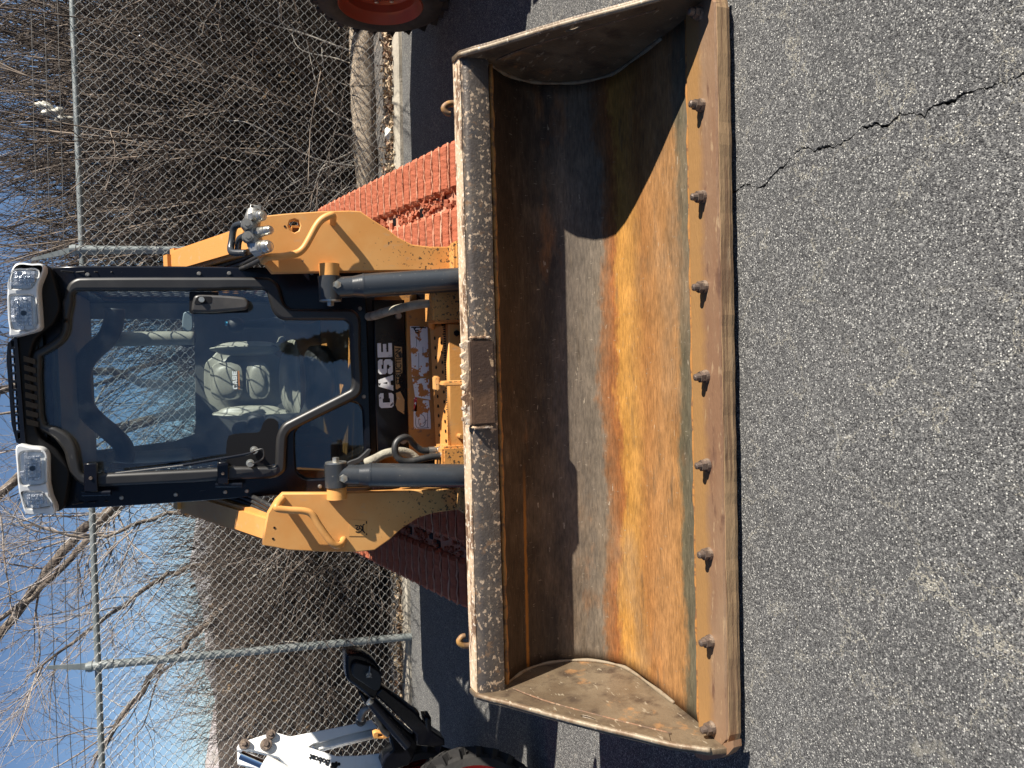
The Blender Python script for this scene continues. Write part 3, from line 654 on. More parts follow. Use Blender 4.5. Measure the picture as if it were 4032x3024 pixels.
tree('thorny_tree', [
  ([V3((-1.7,8.0,.7)), V3((-2.3,8,1.35)), V3((-2.62,8.0,1.75)), V3((-2.95,8,2.1)), V3((-3.6,8,2.6))], [.05,.042,.036,.03,.02]),
  ([V3((-1.72,8.0,.7)), V3((-1.9,8,1.4)), V3((-1.95,8,1.9)), V3((-2.3,7.9,2.5)), V3((-2.7,7.9,3.1))], [.035,.028,.022,.018,.008]),
  ([V3((-1.68,8.0,.7)), V3((-1.5,8,1.3)), V3((-1.35,7.95,1.9)), V3((-1.5,7.9,2.5)), V3((-1.3,7.9,3.1))], [.03,.024,.020,.015,.008]),
], 'thin thorny bare tree beside the left fence post, limbs low and crossing', 15, 14, 9, 5, (.5,1.3), (.2,.6), (.08,.25), .8)
tree('slender_tree', [
  ([V3((.3,8.6,.7)), V3((.25,8.6,1.5)), V3((.05,8.55,2.2)), V3((-.25,8.5,2.9)), V3((-.35,8.5,3.6))], [.03,.026,.022,.016,.008]),
  ([V3((.28,8.6,.8)), V3((-.05,8.6,1.4)), V3((-.45,8.6,2.0)), V3((-.7,8.5,2.6)), V3((-1.1,8.5,3.2))], [.022,.02,.017,.013,.007]),
], 'slender bare tree seen through the cab windows', 25, 9, 6, 4, (.5,1.2), (.2,.6), (.1,.28), .8)
tree('overhanging_tree', [
  ([V3((5.2,9.0,1.0)), V3((4.6,8.9,2.4)), V3((3.8,8.7,3.5)), V3((2.8,8.6,3.95)), V3((1.7,8.5,4.1))], [.08,.065,.05,.035,.016]),
  ([V3((5.2,9.0,1.0)), V3((5.0,8.8,2.4)), V3((4.2,8.4,3.4)), V3((3.4,8.2,3.8)), V3((2.6,8.1,3.7))], [.06,.05,.036,.024,.010]),
], 'bare tree reaching over the willows from the right edge', 35, 9, 6, 5, (.5,1.2), (.2,.6), (.1,.3), .8)

# ------------------------------------------------------------------ dry leaves
def leaf_cloud(name, P, size, m, kind, flat=.35, seed=1, parent=None):
    g = np.random.default_rng(seed); n = len(P); s = size*g.uniform(.5, 1.3, n)
    nrm = g.normal(0, 1, (n, 3)); nrm[:, 2] = np.abs(nrm[:, 2])*(1/flat); nrm /= np.linalg.norm(nrm, axis=1, keepdims=True)
    u = np.cross(nrm, g.normal(0, 1, (n, 3))); u /= np.linalg.norm(u, axis=1, keepdims=True); v = np.cross(nrm, u)
    ctr = P[:, None, :]
    tip = [( -1, 0, .0), (-.2, .45, .22), (.9, 0, .05), (-.2, -.45, .22)]
    V = np.concatenate([ctr + s[:, None, None]*(a*u[:, None, :] + b_*v[:, None, :] + c*nrm[:, None, :]) for a, b_, c in tip], 1)
    F = np.arange(n*4).reshape(n, 4)
    o = link(name, np_mesh(name, [(V.reshape(-1, 3), F)]), m, parent)
    o['kind'] = kind; return o
g2 = np.random.default_rng(3)
n = 5200; x = g2.uniform(-6, 6, n); y = np.array([curb_y(q) for q in x]) + .10 + np.abs(g2.normal(0, .16, n))
z = np.array([terrain_z(a, b_) for a, b_ in zip(x, y)]) + g2.uniform(.004, .05, n)
leaf_cloud('leaf_litter', np.stack([x, y, z], 1), .026, 'leaf_litter', 'stuff', .7, 2)
n = 5000; x = g2.uniform(-6, 6, n); y = g2.uniform(6.4, 9.5, n)
z = np.array([terrain_z(a, b_) for a, b_ in zip(x, y)]) + g2.uniform(.005, .06, n)
leaf_cloud('fallen_leaves', np.stack([x, y, z], 1), .035, 'leaf_dry', 'stuff', .6, 4)
cl = []
for cx, cy, cz, rr, k in [(2.35,7.0,.55,.26,260),(2.6,7.05,.85,.22,180),(2.1,7.0,.40,.2,130),(2.75,7.1,.45,.25,200),(1.9,7.1,.7,.16,60),(-2.7,7.4,.95,.35,420),(-2.3,7.5,.8,.25,220),(-3.0,7.4,.6,.35,420),(-2.55,7.3,.5,.3,260),(-1.9,7.4,.5,.25,140)]:
    cl.append(np.array([cx, cy, cz]) + g2.normal(0, 1, (k, 3))*[rr, rr*.5, rr*.8])
leaf_cloud('withered_leaves', np.concatenate(cl), .030, 'leaf_dry', 'stuff', 2.0, 6)

# plastic bag snagged in the willows, white litter in the leaves
b = MB()
bmesh.ops.create_icosphere(b.b, subdivisions=4, radius=1)
for v in b.b.verts:
    c = v.co.copy(); k = 1 + .28*math.sin(c.x*5+c.z*7) + .22*math.sin(c.y*9+c.z*4) + .12*math.sin(c.x*17+c.y*13)
    v.co = Vector((2.13 + c.x*k*.055 + .05*c.z, 7.0 + c.y*k*.04, 2.52 + c.z*k*.10))
tag(b.done('plastic_bag', 'bag', smooth=True), 'torn pale plastic bag snagged in the willow twigs above the fence rail', 'plastic bag')
b = MB(); bmesh.ops.create_icosphere(b.b, subdivisions=3, radius=1)
for v in b.b.verts:
    c = v.co.copy(); k = 1 + .2*math.sin(c.x*6+c.z*5) + .15*math.sin(c.y*11)
    v.co = Vector((1.83 + c.x*k*.045, 5.80 + c.y*k*.035, .075 + c.z*k*.03))
tag(b.done('crumpled_litter', 'litter_white', smooth=True), 'crumpled white litter lying in the dry leaves beside the curb', 'litter')
# grey plastic sheet edge lying in the thicket left of the cab
b = MB(); 
def sheet(s, t): return Vector((-.98 - .03*math.sin(s*5) - .10*t*(1-s*.6) , 6.35+.05*t, 1.50 - s*.62 + .02*math.sin(s*9+t)))
gr = [[b.b.verts.new(sheet(i/20, j/4)) for j in range(5)] for i in range(21)]
for i in range(20):
    for j in range(4): b.b.faces.new((gr[i][j], gr[i+1][j], gr[i+1][j+1], gr[i][j+1]))
bmesh.ops.solidify(b.b, geom=b.b.faces[:], thickness=.01)
tag(b.done('plastic_sheet', 'grey_sheet', smooth=True), 'curled grey plastic sheet standing on edge behind the fence left of the lift arm', 'plastic sheet')

# conifer across the yard behind the viewer (seen as a reflection in the door glass)
def conifer(x, y, h, seed, label):
    root = thing('conifer_tree', label, 'tree', (x, y, 0), 'conifers across the yard')
    MB().cyl((x, y, 0), (x, y, h*.97), .16, .02, 10).done('trunk', 'bark', root)
    g = np.random.default_rng(seed); n = 9000; t = g.uniform(.08, 1, n)**.8; rad = (1-t)*h*.27*np.sqrt(g.uniform(.15, 1, n))*(1+.25*np.sin(t*40)); a = g.uniform(0, 6.283, n)
    P = np.stack([x+rad*np.cos(a), y+rad*np.sin(a), h*t - rad*.25], 1)
    o = leaf_cloud('needles', P, .15, 'conifer', 'stuff', 1.2, seed, root)
conifer(.5, -13, 5.2, 1, 'dark conifer across the yard, reflected in the middle of the door glass')
conifer(3.2, -15, 5.4, 2, 'dark conifer across the yard, reflected near the right edge of the door glass')
conifer(-3.4, -17, 5.0, 3, 'dark conifer across the yard, farthest left of the row')

# ------------------------------------------------------------------ compact track loader
LD = thing('track_loader', 'tan and black track loader with glazed cab, muddy red tracks and a wide rusty bucket', 'track loader', (0, 3.3, 0))

# --- bucket
PROF = [(1.86,.034),(1.94,.031),(2.03,.028),(2.12,.026),(2.21,.026),(2.28,.027),(2.335,.034),(2.372,.052),(2.412,.082),(2.447,.125),(2.470,.175),(2.481,.225),(2.484,.265),(2.480,.31),(2.464,.355),(2.440,.395),(2.405,.440),(2.372,.482)]
arc = [0]
for (a, b_), (c, d) in zip(PROF, PROF[1:]): arc.append(arc[-1] + math.hypot(c-a, d-b_))
def build_bucket():
    b = bmesh.new(); nx = 42; g = []; W = 1.05
    for i in range(nx+1):
        x = -W + 2*W*i/nx; row = []
        for j, (y, z) in enumerate(PROF):
            dz = .0022*rocknoise(x*4, y*6) if 0 < j < len(PROF)-1 else 0
            row.append(b.verts.new((x, y + dz*(1 if j > 8 else 0), z + dz)))
        g.append(row)
    uvl = b.loops.layers.uv.new('UVMap')
    for i in range(nx):
        for j in range(len(PROF)-1):
            f = b.faces.new((g[i][j], g[i+1][j], g[i+1][j+1], g[i][j+1])); f.smooth = True
            for lp, (ii, jj) in zip(f.loops, ((i,j),(i+1,j),(i+1,j+1),(i,j+1))): lp[uvl].uv = (-W+2*W*ii/nx, arc[jj]/arc[-1])
    me = bpy.data.meshes.new('bucket'); b.to_mesh(me); b.free()
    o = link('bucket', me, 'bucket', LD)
    md = o.modifiers.new('thickness', 'SOLIDIFY'); md.thickness = .012; md.offset = -1
    me.update(); return o
BK = build_bucket()
BK['label'] = 'wide open bucket with rust orange floor and brown back wall darkened in colour for shade'
# make sure solidify grows away from the inside: flip if needed
if BK.data.polygons[0].normal.z < 0:
    bm = bmesh.new(); bm.from_mesh(BK.data); bmesh.ops.reverse_faces(bm, faces=bm.faces[:]); bm.to_mesh(BK.data); bm.free()
SIDE = [(2.352,.588),(2.30,.552),(2.259,.517),(2.113,.412),(2.0,.327),(1.90,.243),(1.818,.178),(1.775,.128),(1.748,.095),(1.738,.05),(1.740,.004),(1.9,0),(2.34,0),(2.40,.03),(2.45,.075),(2.49,.13),(2.512,.19),(2.516,.27),(2.505,.34),(2.475,.40),(2.43,.46),(2.425,.575),(2.41,.594)]
HOLE = [(2.049+.024*math.cos(t)-.012*math.sin(t)*0, .326+.009*math.sin(t)+.014*math.cos(t)) for t in [i*math.pi/6 for i in range(12)]]
for sx in (-1, 1):
    sp_ = plate('side_plate', SIDE, [HOLE], (lambda a, b_, d, s=sx: Vector((s*(1.05+d), a, b_))), .018, 'side_steel', BK, .003, False)
    # outer reinforcing strip along the front edge
    strip = [(2.345,.575),(2.259,.512),(2.113,.407),(2.0,.322),(1.90,.238),(1.822,.176)]
    inner = [(1.865,.155),(1.93,.205),(2.02,.275),(2.13,.355),(2.24,.43),(2.33,.47)]
    plate('edge_strip', strip+inner, [[(a, b_) for a, b_ in HOLE]], (lambda a, b_, d, s=sx: Vector((s*(1.0495-.005+d), a, b_))), .006, 'side_steel', BK, .002, False)
    b = MB(); b.tube([(sx*1.0465, 2.335, .462), (sx*1.0465, 2.2, .395), (sx*1.0465, 2.02, .268), (sx*1.0465, 1.865, .148)], .003, n=6, sub=6); b.done('seam_line', 'seam', BK, True)
    b = MB(); b.tube([(sx*1.0515, y, z) for y, z in SIDE[:9]], .0085, n=8, sub=3); b.done('edge_bead', 'side_edge', BK, True)
    b = MB(); b.tube([(sx*1.046, y-.004, z+.004) for y, z in PROF[2:]], [.006+.002*math.sin(i*2.1) for i in range(16)], n=7, sub=3); b.done('weld_seam', 'weld_pale', BK, True)
# cutting edge: wear plate, stepped face, bolts
b = MB()
pr = [(1.735,.043),(1.738,.049),(1.80,.0495),(1.872,.047),(1.878,.036),(1.878,.008),(1.735,.020)]
xs = np.linspace(-1.062, 1.062, 60)
for x0, x1 in [(-1.062, 1.062)]:
    rows = []
    for x in xs:
        j = .0016*rocknoise(x*13, 2)+random.uniform(-.0006,.0006); e = max(0, (abs(x)-1.03)/.032)**2*.03
        rows.append([b.b.verts.new((x, y+(j+e if y < 1.75 else 0), z+j*.5)) for y, z in pr])
    for a, c in zip(rows, rows[1:]):
        for k in range(len(pr)): b.b.faces.new((a[k], c[k], c[(k+1)%len(pr)], a[(k+1)%len(pr)]))
    b.b.faces.new(rows[0]); b.b.faces.new(rows[-1][::-1])
b.done('cutting_edge', 'edge_plate', BK)
b = MB(); rows = []
pr = [(1.7315,.0425),(1.731,.012),(1.7335,.001),(1.85,.001),(1.85,.0075),(1.7343,.0195),(1.7343,.0425)]
for x in np.linspace(-1.075, 1.075, 70):
    j = .0018*rocknoise(x*17, 5)+random.uniform(-.0008,.0008); e = max(0, (abs(x)-1.02)/.055)**2*.05
    rows.append([b.b.verts.new((x, min(y+j+e, 1.86), z+(abs(j) if z > .03 else 0))) for y, z in pr])
for a, c in zip(rows, rows[1:]):
    for k in range(len(pr)): b.b.faces.new((a[k], c[k], c[(k+1)%len(pr)], a[(k+1)%len(pr)]))
b.b.faces.new(rows[0]); b.b.faces.new(rows[-1][::-1])
b.done('wear_edge', 'edge_face', BK)
b = MB(); b.tube([(x, 1.880+.002*math.sin(x*31), .040) for x in np.linspace(-1.04, 1.04, 60)], [.0055+.0015*math.sin(i*1.7) for i in range(60)], n=7, sub=1); b.done('weld_seam', 'rust_line', BK, True)
b = MB(); b.tube([(x, 2.366+.002*math.sin(x*41), .474) for x in np.linspace(-1.04, 1.04, 60)], [.008+.002*math.sin(i*1.9) for i in range(60)], n=7, sub=1); b.done('weld_seam', 'rust_line', BK, True)
bolt_me = None
for i in range(9):
    x = (i-4)*.2547
    if bolt_me is None:
        b = MB(); b.cyl((0,0,0), (0,0,.010), .0195, .018, 16); b.cyl((0,0,.010), (0,0,.024), .0175, .0165, 6); b.cyl((0,0,.024), (0,0,.038), .0115, .010, 12); b.cyl((0,0,.038), (0,0,.041), .010, .005, 12)
        o = b.done('edge_bolt', 'bolt_steel', BK); bolt_me = o.data
    else: o = link('edge_bolt', bolt_me, None, BK)
    o.location = (x+random.uniform(-.002,.002), 1.800, .049); o.rotation_euler = (random.uniform(-.08,.08), random.uniform(-.08,.08), random.uniform(0,1))
# torn lip at the left corner of the edge
TC = [(-1.092,1.846),(-1.051,1.784),(-1.043,1.751),(-1.015,1.708),(-1.034,1.706),(-1.065,1.732),(-1.094,1.767),(-1.141,1.847),(-1.150,1.886),(-1.145,1.904),(-1.131,1.892),(-1.131,1.905),(-1.116,1.885)]
b = MB(); b.prism([(x, y, .047) for x, y in TC], [(x, y, .020) for x, y in TC]) if True else b.prism([(-1.045,1.752,.046),(-1.05,1.80,.05),(-1.088,1.83,.05),(-1.10,1.815,.048),(-1.094,1.79,.047),(-1.108,1.775,.045),(-1.10,1.745,.042),(-1.075,1.735,.040)],
                   [(-1.045,1.752,.02),(-1.05,1.80,.02),(-1.088,1.83,.02),(-1.10,1.815,.02),(-1.094,1.79,.02),(-1.108,1.775,.02),(-1.10,1.745,.02),(-1.075,1.735,.02)]); b.done('torn_corner', 'edge_steel', BK)
# top bar
b = MB(); rows = []
pr = [(2.345,.490),(2.343,.50),(2.343,.556),(2.346,.566),(2.353,.574),(2.362,.577),(2.425,.580),(2.428,.575),(2.428,.49)]
for x in np.linspace(-1.05, 1.05, 80):
    j = .0012*rocknoise(x*11, 1); rows.append([b.b.verts.new((x, y+j, z+.8*j+random.uniform(-.0004,.0004))) for y, z in pr])
for a, c in zip(rows, rows[1:]):
    for k in range(len(pr)): b.b.faces.new((a[k], c[k], c[(k+1)%len(pr)], a[(k+1)%len(pr)]))
b.done('top_bar', 'bar_steel', BK, True, 50)
b = MB(); rows = []
for x in np.linspace(-1.05, 1.05, 80):
    j = .002*rocknoise(x*7, 4); rows.append([b.b.verts.new((x, y, z)) for y, z in ((2.366+j,.5795),(2.368+j,.584),(2.422,.587),(2.426,.581))])
for a, c in zip(rows, rows[1:]):
    for k in range(3): b.b.faces.new((a[k], c[k], c[k+1], a[k+1]))
b.done('bar_cap', 'bar_top', BK)
# serrated step on the bar
b = MB()
x0, x1, n = -.148, .128, 8
teeth = [(x0, .600)]
for i in range(n):
    a = x0 + (x1-x0)*i/n; d = (x1-x0)/n
    teeth += [(a+d*.2, .597), (a+d*.42, .612), (a+d*.72, .612), (a+d*.95, .597)]
b.box(((x0+x1)/2, 2.334, .545), (x1-x0, .032, .082), bev=.005)
b.done('bar_step', mat('worn_brown_step', (.055,.034,.025), .45, .2, [((.13,.075,.045), 6, .50, .68), ((.40,.28,.17), 40, .64, .68)], (90, .2)), BK)
plate('step_teeth', [(x0,.575)]+teeth+[(x1,.600),(x1,.565)], [], xz(2.344), .014, 'bar_top', BK, .002, False)
for sx in (-.157, .137):
    b = MB(); b.box((sx, 2.335, .548), (.010, .03, .07), bev=.004); b.done('weld_seam', 'bar_top', BK)
# hooks behind the bar
for x, s in ((.938, 1), (-.930, -1)):
    b = MB(); b.box((x, 2.50, .505), (.05, .022, .05), bev=.006)
    b.tube([(x+.010*s, 2.50, .50), (x+.011*s, 2.503, .560), (x+.006*s, 2.504, .585), (x-.008*s, 2.505, .598), (x-.023*s, 2.504, .588), (x-.025*s, 2.503, .575)], [.0115,.0115,.0115,.011,.010,.009], n=10, sub=5)
    b.tube([(x-.016*s, 2.502, .52), (x-.019*s, 2.503, .552)], .009, n=8, sub=1)
    b.done('chain_hook', mat('rusty_hook', (.20,.115,.06), .6, .2, [((.42,.22,.06), 14, .5, .62)]), BK, True)
# bucket back bracket (yellow tab with slot)
b = MB(); b.box((-.013, 2.475, .60), (.016, .11, .10), bev=.004); b.box((-.012, 2.50, .655), (.05, .05, .014), bev=.004); b.done('centre_bracket', 'yellow_chip', BK)

BK.scale = (.985, .985, .985); BK.location = (.001, 0, .020)      # the edge rests on pebbles, a finger's width above the asphalt

# --- coupler and chassis between the arms
cp = plate('coupler_plate', [(0.199,0.559),(0.199,0.489),(-0.258,0.488),(-0.253,0.562)], [], xz(2.66), .04, 'yellow', LD, .004, False)
MB().hexbolt((.165, 2.66, .528), (0,-1,0), .012, .006).done('coupler_bolt', 'ink', cp)
MB().cyl((-.214, 2.665, .53), (-.214, 2.62, .53), .009, n=12).done('coupler_pin', 'yellow_dirty', cp)
for x_, w_, h_ in ((.29, .17, .34), (-.30, .10, .30)): MB().box((x_, 2.70, .45), (w_, .12, h_), bev=.008).done('coupler_tower', 'yellow_chip', cp)
plate('chassis_front', [(0.288,0.652),(0.288,0.509),(-0.324,0.496),(-0.313,0.654)], [], xz(2.93), .05, 'yellow_dirty', LD, .004, False)
b = MB(); b.box((-.02, 3.02, .35), (.72, .12, .50)); b.done('chassis_belly', 'black', LD)
# step tread: sloping perforated plate with serrated lip
tr = MB(); n = 26; xl, xr = -.268, .197
P0 = [(xl + (xr-xl)*i/n) for i in range(n+1)]
tr.prism([(xl, 2.74, .538),(xr, 2.74, .548),(xr, 2.86, .575),(xl, 2.86, .565)], [(xl, 2.74, .526),(xr, 2.74, .536),(xr, 2.86, .563),(xl, 2.86, .553)])
TR = tr.done('step_tread', 'yellow', LD)
b = MB()
for i in range(n*2):
    x = xl + (xr-xl)*(i+.5)/(n*2); z = .5385+.01*(x-xl)/(xr-xl)
    b.cyl((x, 2.737, z-.006), (x, 2.744, z+.006+random.uniform(0,.004)), .0045, .0025, 5)
b.done('serrated_lip', 'ink', TR)
b = MB()
for i in range(11):
    for r_ in range(2):
        x = xl+.025 + (xr-xl-.05)*(i+.5*r_)/11; y = 2.775+.05*r_; z = .5385+.01*(x-xl)/(xr-xl) + (y-2.74)*.225 + .0012
        b.cyl((x, y, z-.004), (x, y, z+.0006), .0065, n=10)
b.done('tread_hole', 'ink', TR)
b = MB(); b.tube([(.197, 2.85, .56), (.205, 2.80, .585), (.225, 2.76, .585), (.235, 2.72, .55), (.232, 2.70, .51)], [.012,.015,.015,.012,.010], n=8, sub=4); b.done('bent_bracket', 'yellow_dirty', TR, True)
# black front panel with its lettering
pn = plate('front_panel', [(0.310,0.778),(0.311,0.654),(-0.314,0.654),(-0.305,0.782)], [], xz(2.94), .03, 'black', LD, .004, False)
def at(y): return lambda a, b_, d: Vector((a, y - d, b_))
c0 = [(0.144,0.737)]; c1 = [(-0.115,0.742)]
mx_ = (c0[0][0]+c1[0][0])/2; mz_ = (c0[0][1]+c1[0][1])/2
# heavy capitals cut from plate outlines
LET = dict(
 C=([(1,.32),(1,.12),(.88,0),(.14,0),(0,.14),(0,.86),(.14,1),(.88,1),(1,.88),(1,.68),(.64,.68),(.64,.75),(.36,.75),(.36,.25),(.64,.25),(.64,.32)], []),
 A=([(0,0),(.36,0),(.40,.17),(.68,.17),(.72,0),(1.08,0),(.76,1),(.32,1)], [[(.46,.38),(.62,.38),(.54,.74)]]),
 S=([(0,.34),(0,.12),(.13,0),(.87,0),(1,.13),(1,.48),(.88,.60),(.36,.62),(.36,.76),(.64,.76),(.64,.68),(1,.68),(1,.88),(.88,1),(.13,1),(0,.88),(0,.52),(.12,.41),(.64,.39),(.64,.24),(.36,.24),(.36,.34)], []),
 E=([(0,0),(.96,0),(.96,.25),(.36,.25),(.36,.39),(.90,.39),(.90,.62),(.36,.62),(.36,.75),(.96,.75),(.96,1),(0,1)], []))
def word(name, s, cx, cz, width, height, place, m, parent, slant=0):
    tot = len(s) + .12*(len(s)-1); k = width/tot; x = cx - width/2
    root = None
    for ch in s:
        o, h = LET[ch]; f = lambda q: (x + q[0]*k*.98 + slant*q[1]*height, cz - height/2 + q[1]*height)
        plate(name, [f(q) for q in o], [[f(q) for q in hh] for hh in h], place, .0016, m, parent, .0002, False); x += 1.12*k
word('panel_letter', 'CASE', mx_, mz_, c0[0][0]-c1[0][0], .058, lambda a, b_, d: Vector((a, 2.9385+d, b_)), 'white_decal', pn)
plate('torn_decal', [(0.129,0.701),(0.125,0.681),(0.124,0.671),(0.023,0.672),(0.008,0.681),(0.009,0.692),(0.016,0.699)], [], lambda a, b_, d: Vector((a, 2.9388+d, b_)), .0008, 'tan_decal', pn, .0001, False)
plate('torn_decal', [(0.013,0.700),(0.014,0.684),(-0.017,0.689),(-0.035,0.682),(-0.044,0.695),(-0.042,0.701)], [], lambda a, b_, d: Vector((a, 2.9388+d, b_)), .0008, 'tan_decal', pn, .0001, False)
plate('torn_decal', [(-0.058,0.701),(-0.052,0.683),(-0.087,0.667),(-0.144,0.670),(-0.126,0.696),(-0.106,0.703),(-0.080,0.698)], [], lambda a, b_, d: Vector((a, 2.9388+d, b_)), .0008, 'tan_decal', pn, .0001, False)
tq = [(0.060,0.686)]
text('panel_lettering', 'STRUCTION', .032, lambda a, b_, d: Vector((tq[0][0]+a-.012, 2.9376-d, tq[0][1]+b_)), 'ink', pn, .0004, .82)
for q in [(0.247,0.682),(-0.250,0.678)]: MB().cyl((q[0], 2.935, q[1]), (q[0], 2.925, q[1]), .014, .011, 14).done('panel_screw', 'cast', pn, True, 30)
# stickers on the chassis
def stick(pts, m, name='warning_sticker', y=2.9285): return plate(name, pts, [], lambda a, b_, d: Vector((a, y+d, b_)), .0008, m, LD, .0001, False)
s1 = stick([(0.206,0.638),(0.203,0.567),(0.005,0.566),(0.005,0.636)], 'sticker')
s2 = stick([(-0.003,0.635),(-0.003,0.567),(-0.091,0.564),(-0.076,0.626)], 'sticker')
s3 = stick([(-0.089,0.618),(-0.093,0.570),(-0.141,0.567),(-0.138,0.634)], 'sticker'); s4 = stick([(-0.138,0.634),(-0.141,0.566),(-0.208,0.565),(-0.204,0.635)], 'sticker')
stick([(-0.076,0.631),(-0.077,0.618),(-0.135,0.620),(-0.134,0.632)], 'sticker_red')
def squig(pts2, y, r, m, parent, name='printed_mark'):
    b = MB()
    for pl in pts2: b.tube([(p[0], y, p[1]) for p in pl], r, n=5, sub=4)
    for v in b.b.verts: v.co.y = y + (v.co.y-y)*.25
    return b.done(name, m, parent)
squig([[(0.201,0.633),(0.200,0.591),(0.198,0.573)], [(0.199,0.623),(0.189,0.618),(0.189,0.605)], [(0.189,0.618),(0.182,0.613),(0.178,0.603)], [(0.192,0.622),(0.200,0.614)]], 2.9275, .0022, 'ink', s1)
squig([[(-0.146,0.605),(-0.158,0.591),(-0.184,0.588),(-0.197,0.600),(-0.187,0.613),(-0.164,0.614)], [(-0.145,0.624),(-0.197,0.624),(-0.202,0.573)], [(-0.144,0.577),(-0.203,0.579)], [(-0.184,0.596),(-0.170,0.580)]], 2.9275, .0014, 'sticker_grey', s4)
squig([[(0.164,0.613),(0.124,0.614)], [(0.171,0.600),(0.142,0.601)], [(0.123,0.588),(0.086,0.589)], [(0.098,0.606),(0.035,0.608)]], 2.9275, .0012, 'sticker_grey', s1)
b = MB(); q = [(0.111,0.539),(0.095,0.540),(-0.091,0.536)]
b.box(((q[1][0]+q[2][0])/2, 2.926, (q[0][1]+q[2][1])/2-.002), (q[0][0]-q[2][0]+.02, .012, .028), bev=.005)
BAR = b.done('slotted_bar', 'yellow_dirty', LD)
for p in (q[1], q[2]): MB().cyl((p[0], 2.921, p[1]), (p[0], 2.9185, p[1]), .009, n=14).done('bar_hole', 'ink', BAR)

# --- cab
front_out = [(-.443,1.935),(.443,1.935),(.443,1.20),(.442,.80),(-.442,.80),(-.443,1.2)]
glass = [(0.313,1.835),(0.338,1.834),(0.353,1.818),(0.350,1.363),(0.353,1.306),(0.353,1.188),(0.342,1.170),(0.316,1.164),(0.270,1.151),(0.244,1.129),(0.236,1.105),(0.233,0.893),(0.219,0.874),(0.206,0.870),(0.045,0.869),(-0.013,0.868),(-0.040,0.880),(-0.155,1.118),(-0.185,1.144),(-0.224,1.156),(-0.317,1.163),(-0.324,1.174),(-0.317,1.306),(-0.320,1.367),(-0.318,1.773),(-0.315,1.824),(-0.272,1.836),(-0.212,1.845),(-0.169,1.869),(-0.138,1.913),(-0.128,1.942),(-0.082,1.950),(0.043,1.950),(0.105,1.946),(0.119,1.945),(0.135,1.917),(0.164,1.878),(0.205,1.854),(0.255,1.848)]
rim_out = [(0.328,1.865),(0.379,1.847),(0.401,1.809),(0.402,1.579),(0.401,1.382),(0.401,1.305),(0.399,1.166),(0.383,1.137),(0.359,1.123),(0.320,1.114),(0.293,1.103),(0.280,1.078),(0.275,0.865),(0.259,0.840),(0.228,0.828),(0.115,0.831),(-0.014,0.829),(-0.055,0.837),(-0.080,0.868),(-0.187,1.094),(-0.217,1.116),(-0.337,1.126),(-0.362,1.150),(-0.370,1.180),(-0.365,1.332),(-0.368,1.450),(-0.366,1.569),(-0.364,1.775),(-0.358,1.824),(-0.329,1.861),(-0.286,1.878),(-0.231,1.887),(-0.184,1.915),(-0.162,1.944),(-0.148,1.965),(-0.122,1.979),(-0.056,1.988),(0.114,1.983),(0.116,1.982),(0.141,1.970),(0.165,1.923),(0.197,1.884),(0.247,1.873),(0.309,1.872)]
low_win = [(-0.353,1.083),(-0.206,1.084),(-0.176,1.060),(-0.089,0.868),(-0.100,0.838),(-0.127,0.824),(-0.263,0.822),(-0.354,0.829),(-0.387,0.869),(-0.386,1.041)]
CAB = thing('unused', 'x', 'x'); bpy.data.objects.remove(CAB)
hole_big = [(a*1.03, 1.36+(b_-1.36)*1.012) for a, b_ in rim_out]
cab_hole = [((a-.0)*.97, 1.36+(b_-1.36)*.985) for a, b_ in rim_out]
CF = plate('cab_front', front_out, [cab_hole, low_win], dp(.035), .05, 'black', LD, .006, True)
CF['label'] = 'glossy black cab front frame around the door and the small lower window'
gl2 = plate('lower_window', [(a*1.0, b_) for a, b_ in low_win], [], dp(.055), .005, 'low_glass', LD, .0005, False)
DR = plate('door_frame', rim_out, [glass], dp(-.012), .045, 'door_rubber', LD, .012, True)
gg = [(-.02+(a+.02)*1.02, 1.36+(b_-1.36)*1.012) for a, b_ in glass]
GL = plate('door_glass', gg, [], dp(.012), .005, 'door_glass', DR, .0005, True)
# dark print band along the lower left of the glass and the corner behind the handle
plate('glass_print', [(-0.199,1.326),(-0.191,1.219),(-0.156,1.201),(-0.139,1.180),(-0.149,1.151),(-0.176,1.146),(-0.317,1.165),(-0.310,1.330)], [], dp(.0085), .001, 'ink', GL, .0001, True)
plate('glass_print', [(0.348,1.444),(0.347,1.343),(0.334,1.344),(0.324,1.279),(0.307,1.243),(0.268,1.240),(0.265,1.434),(0.270,1.447)], [], dp(.0085), .001, 'ink', GL, .0001, False)
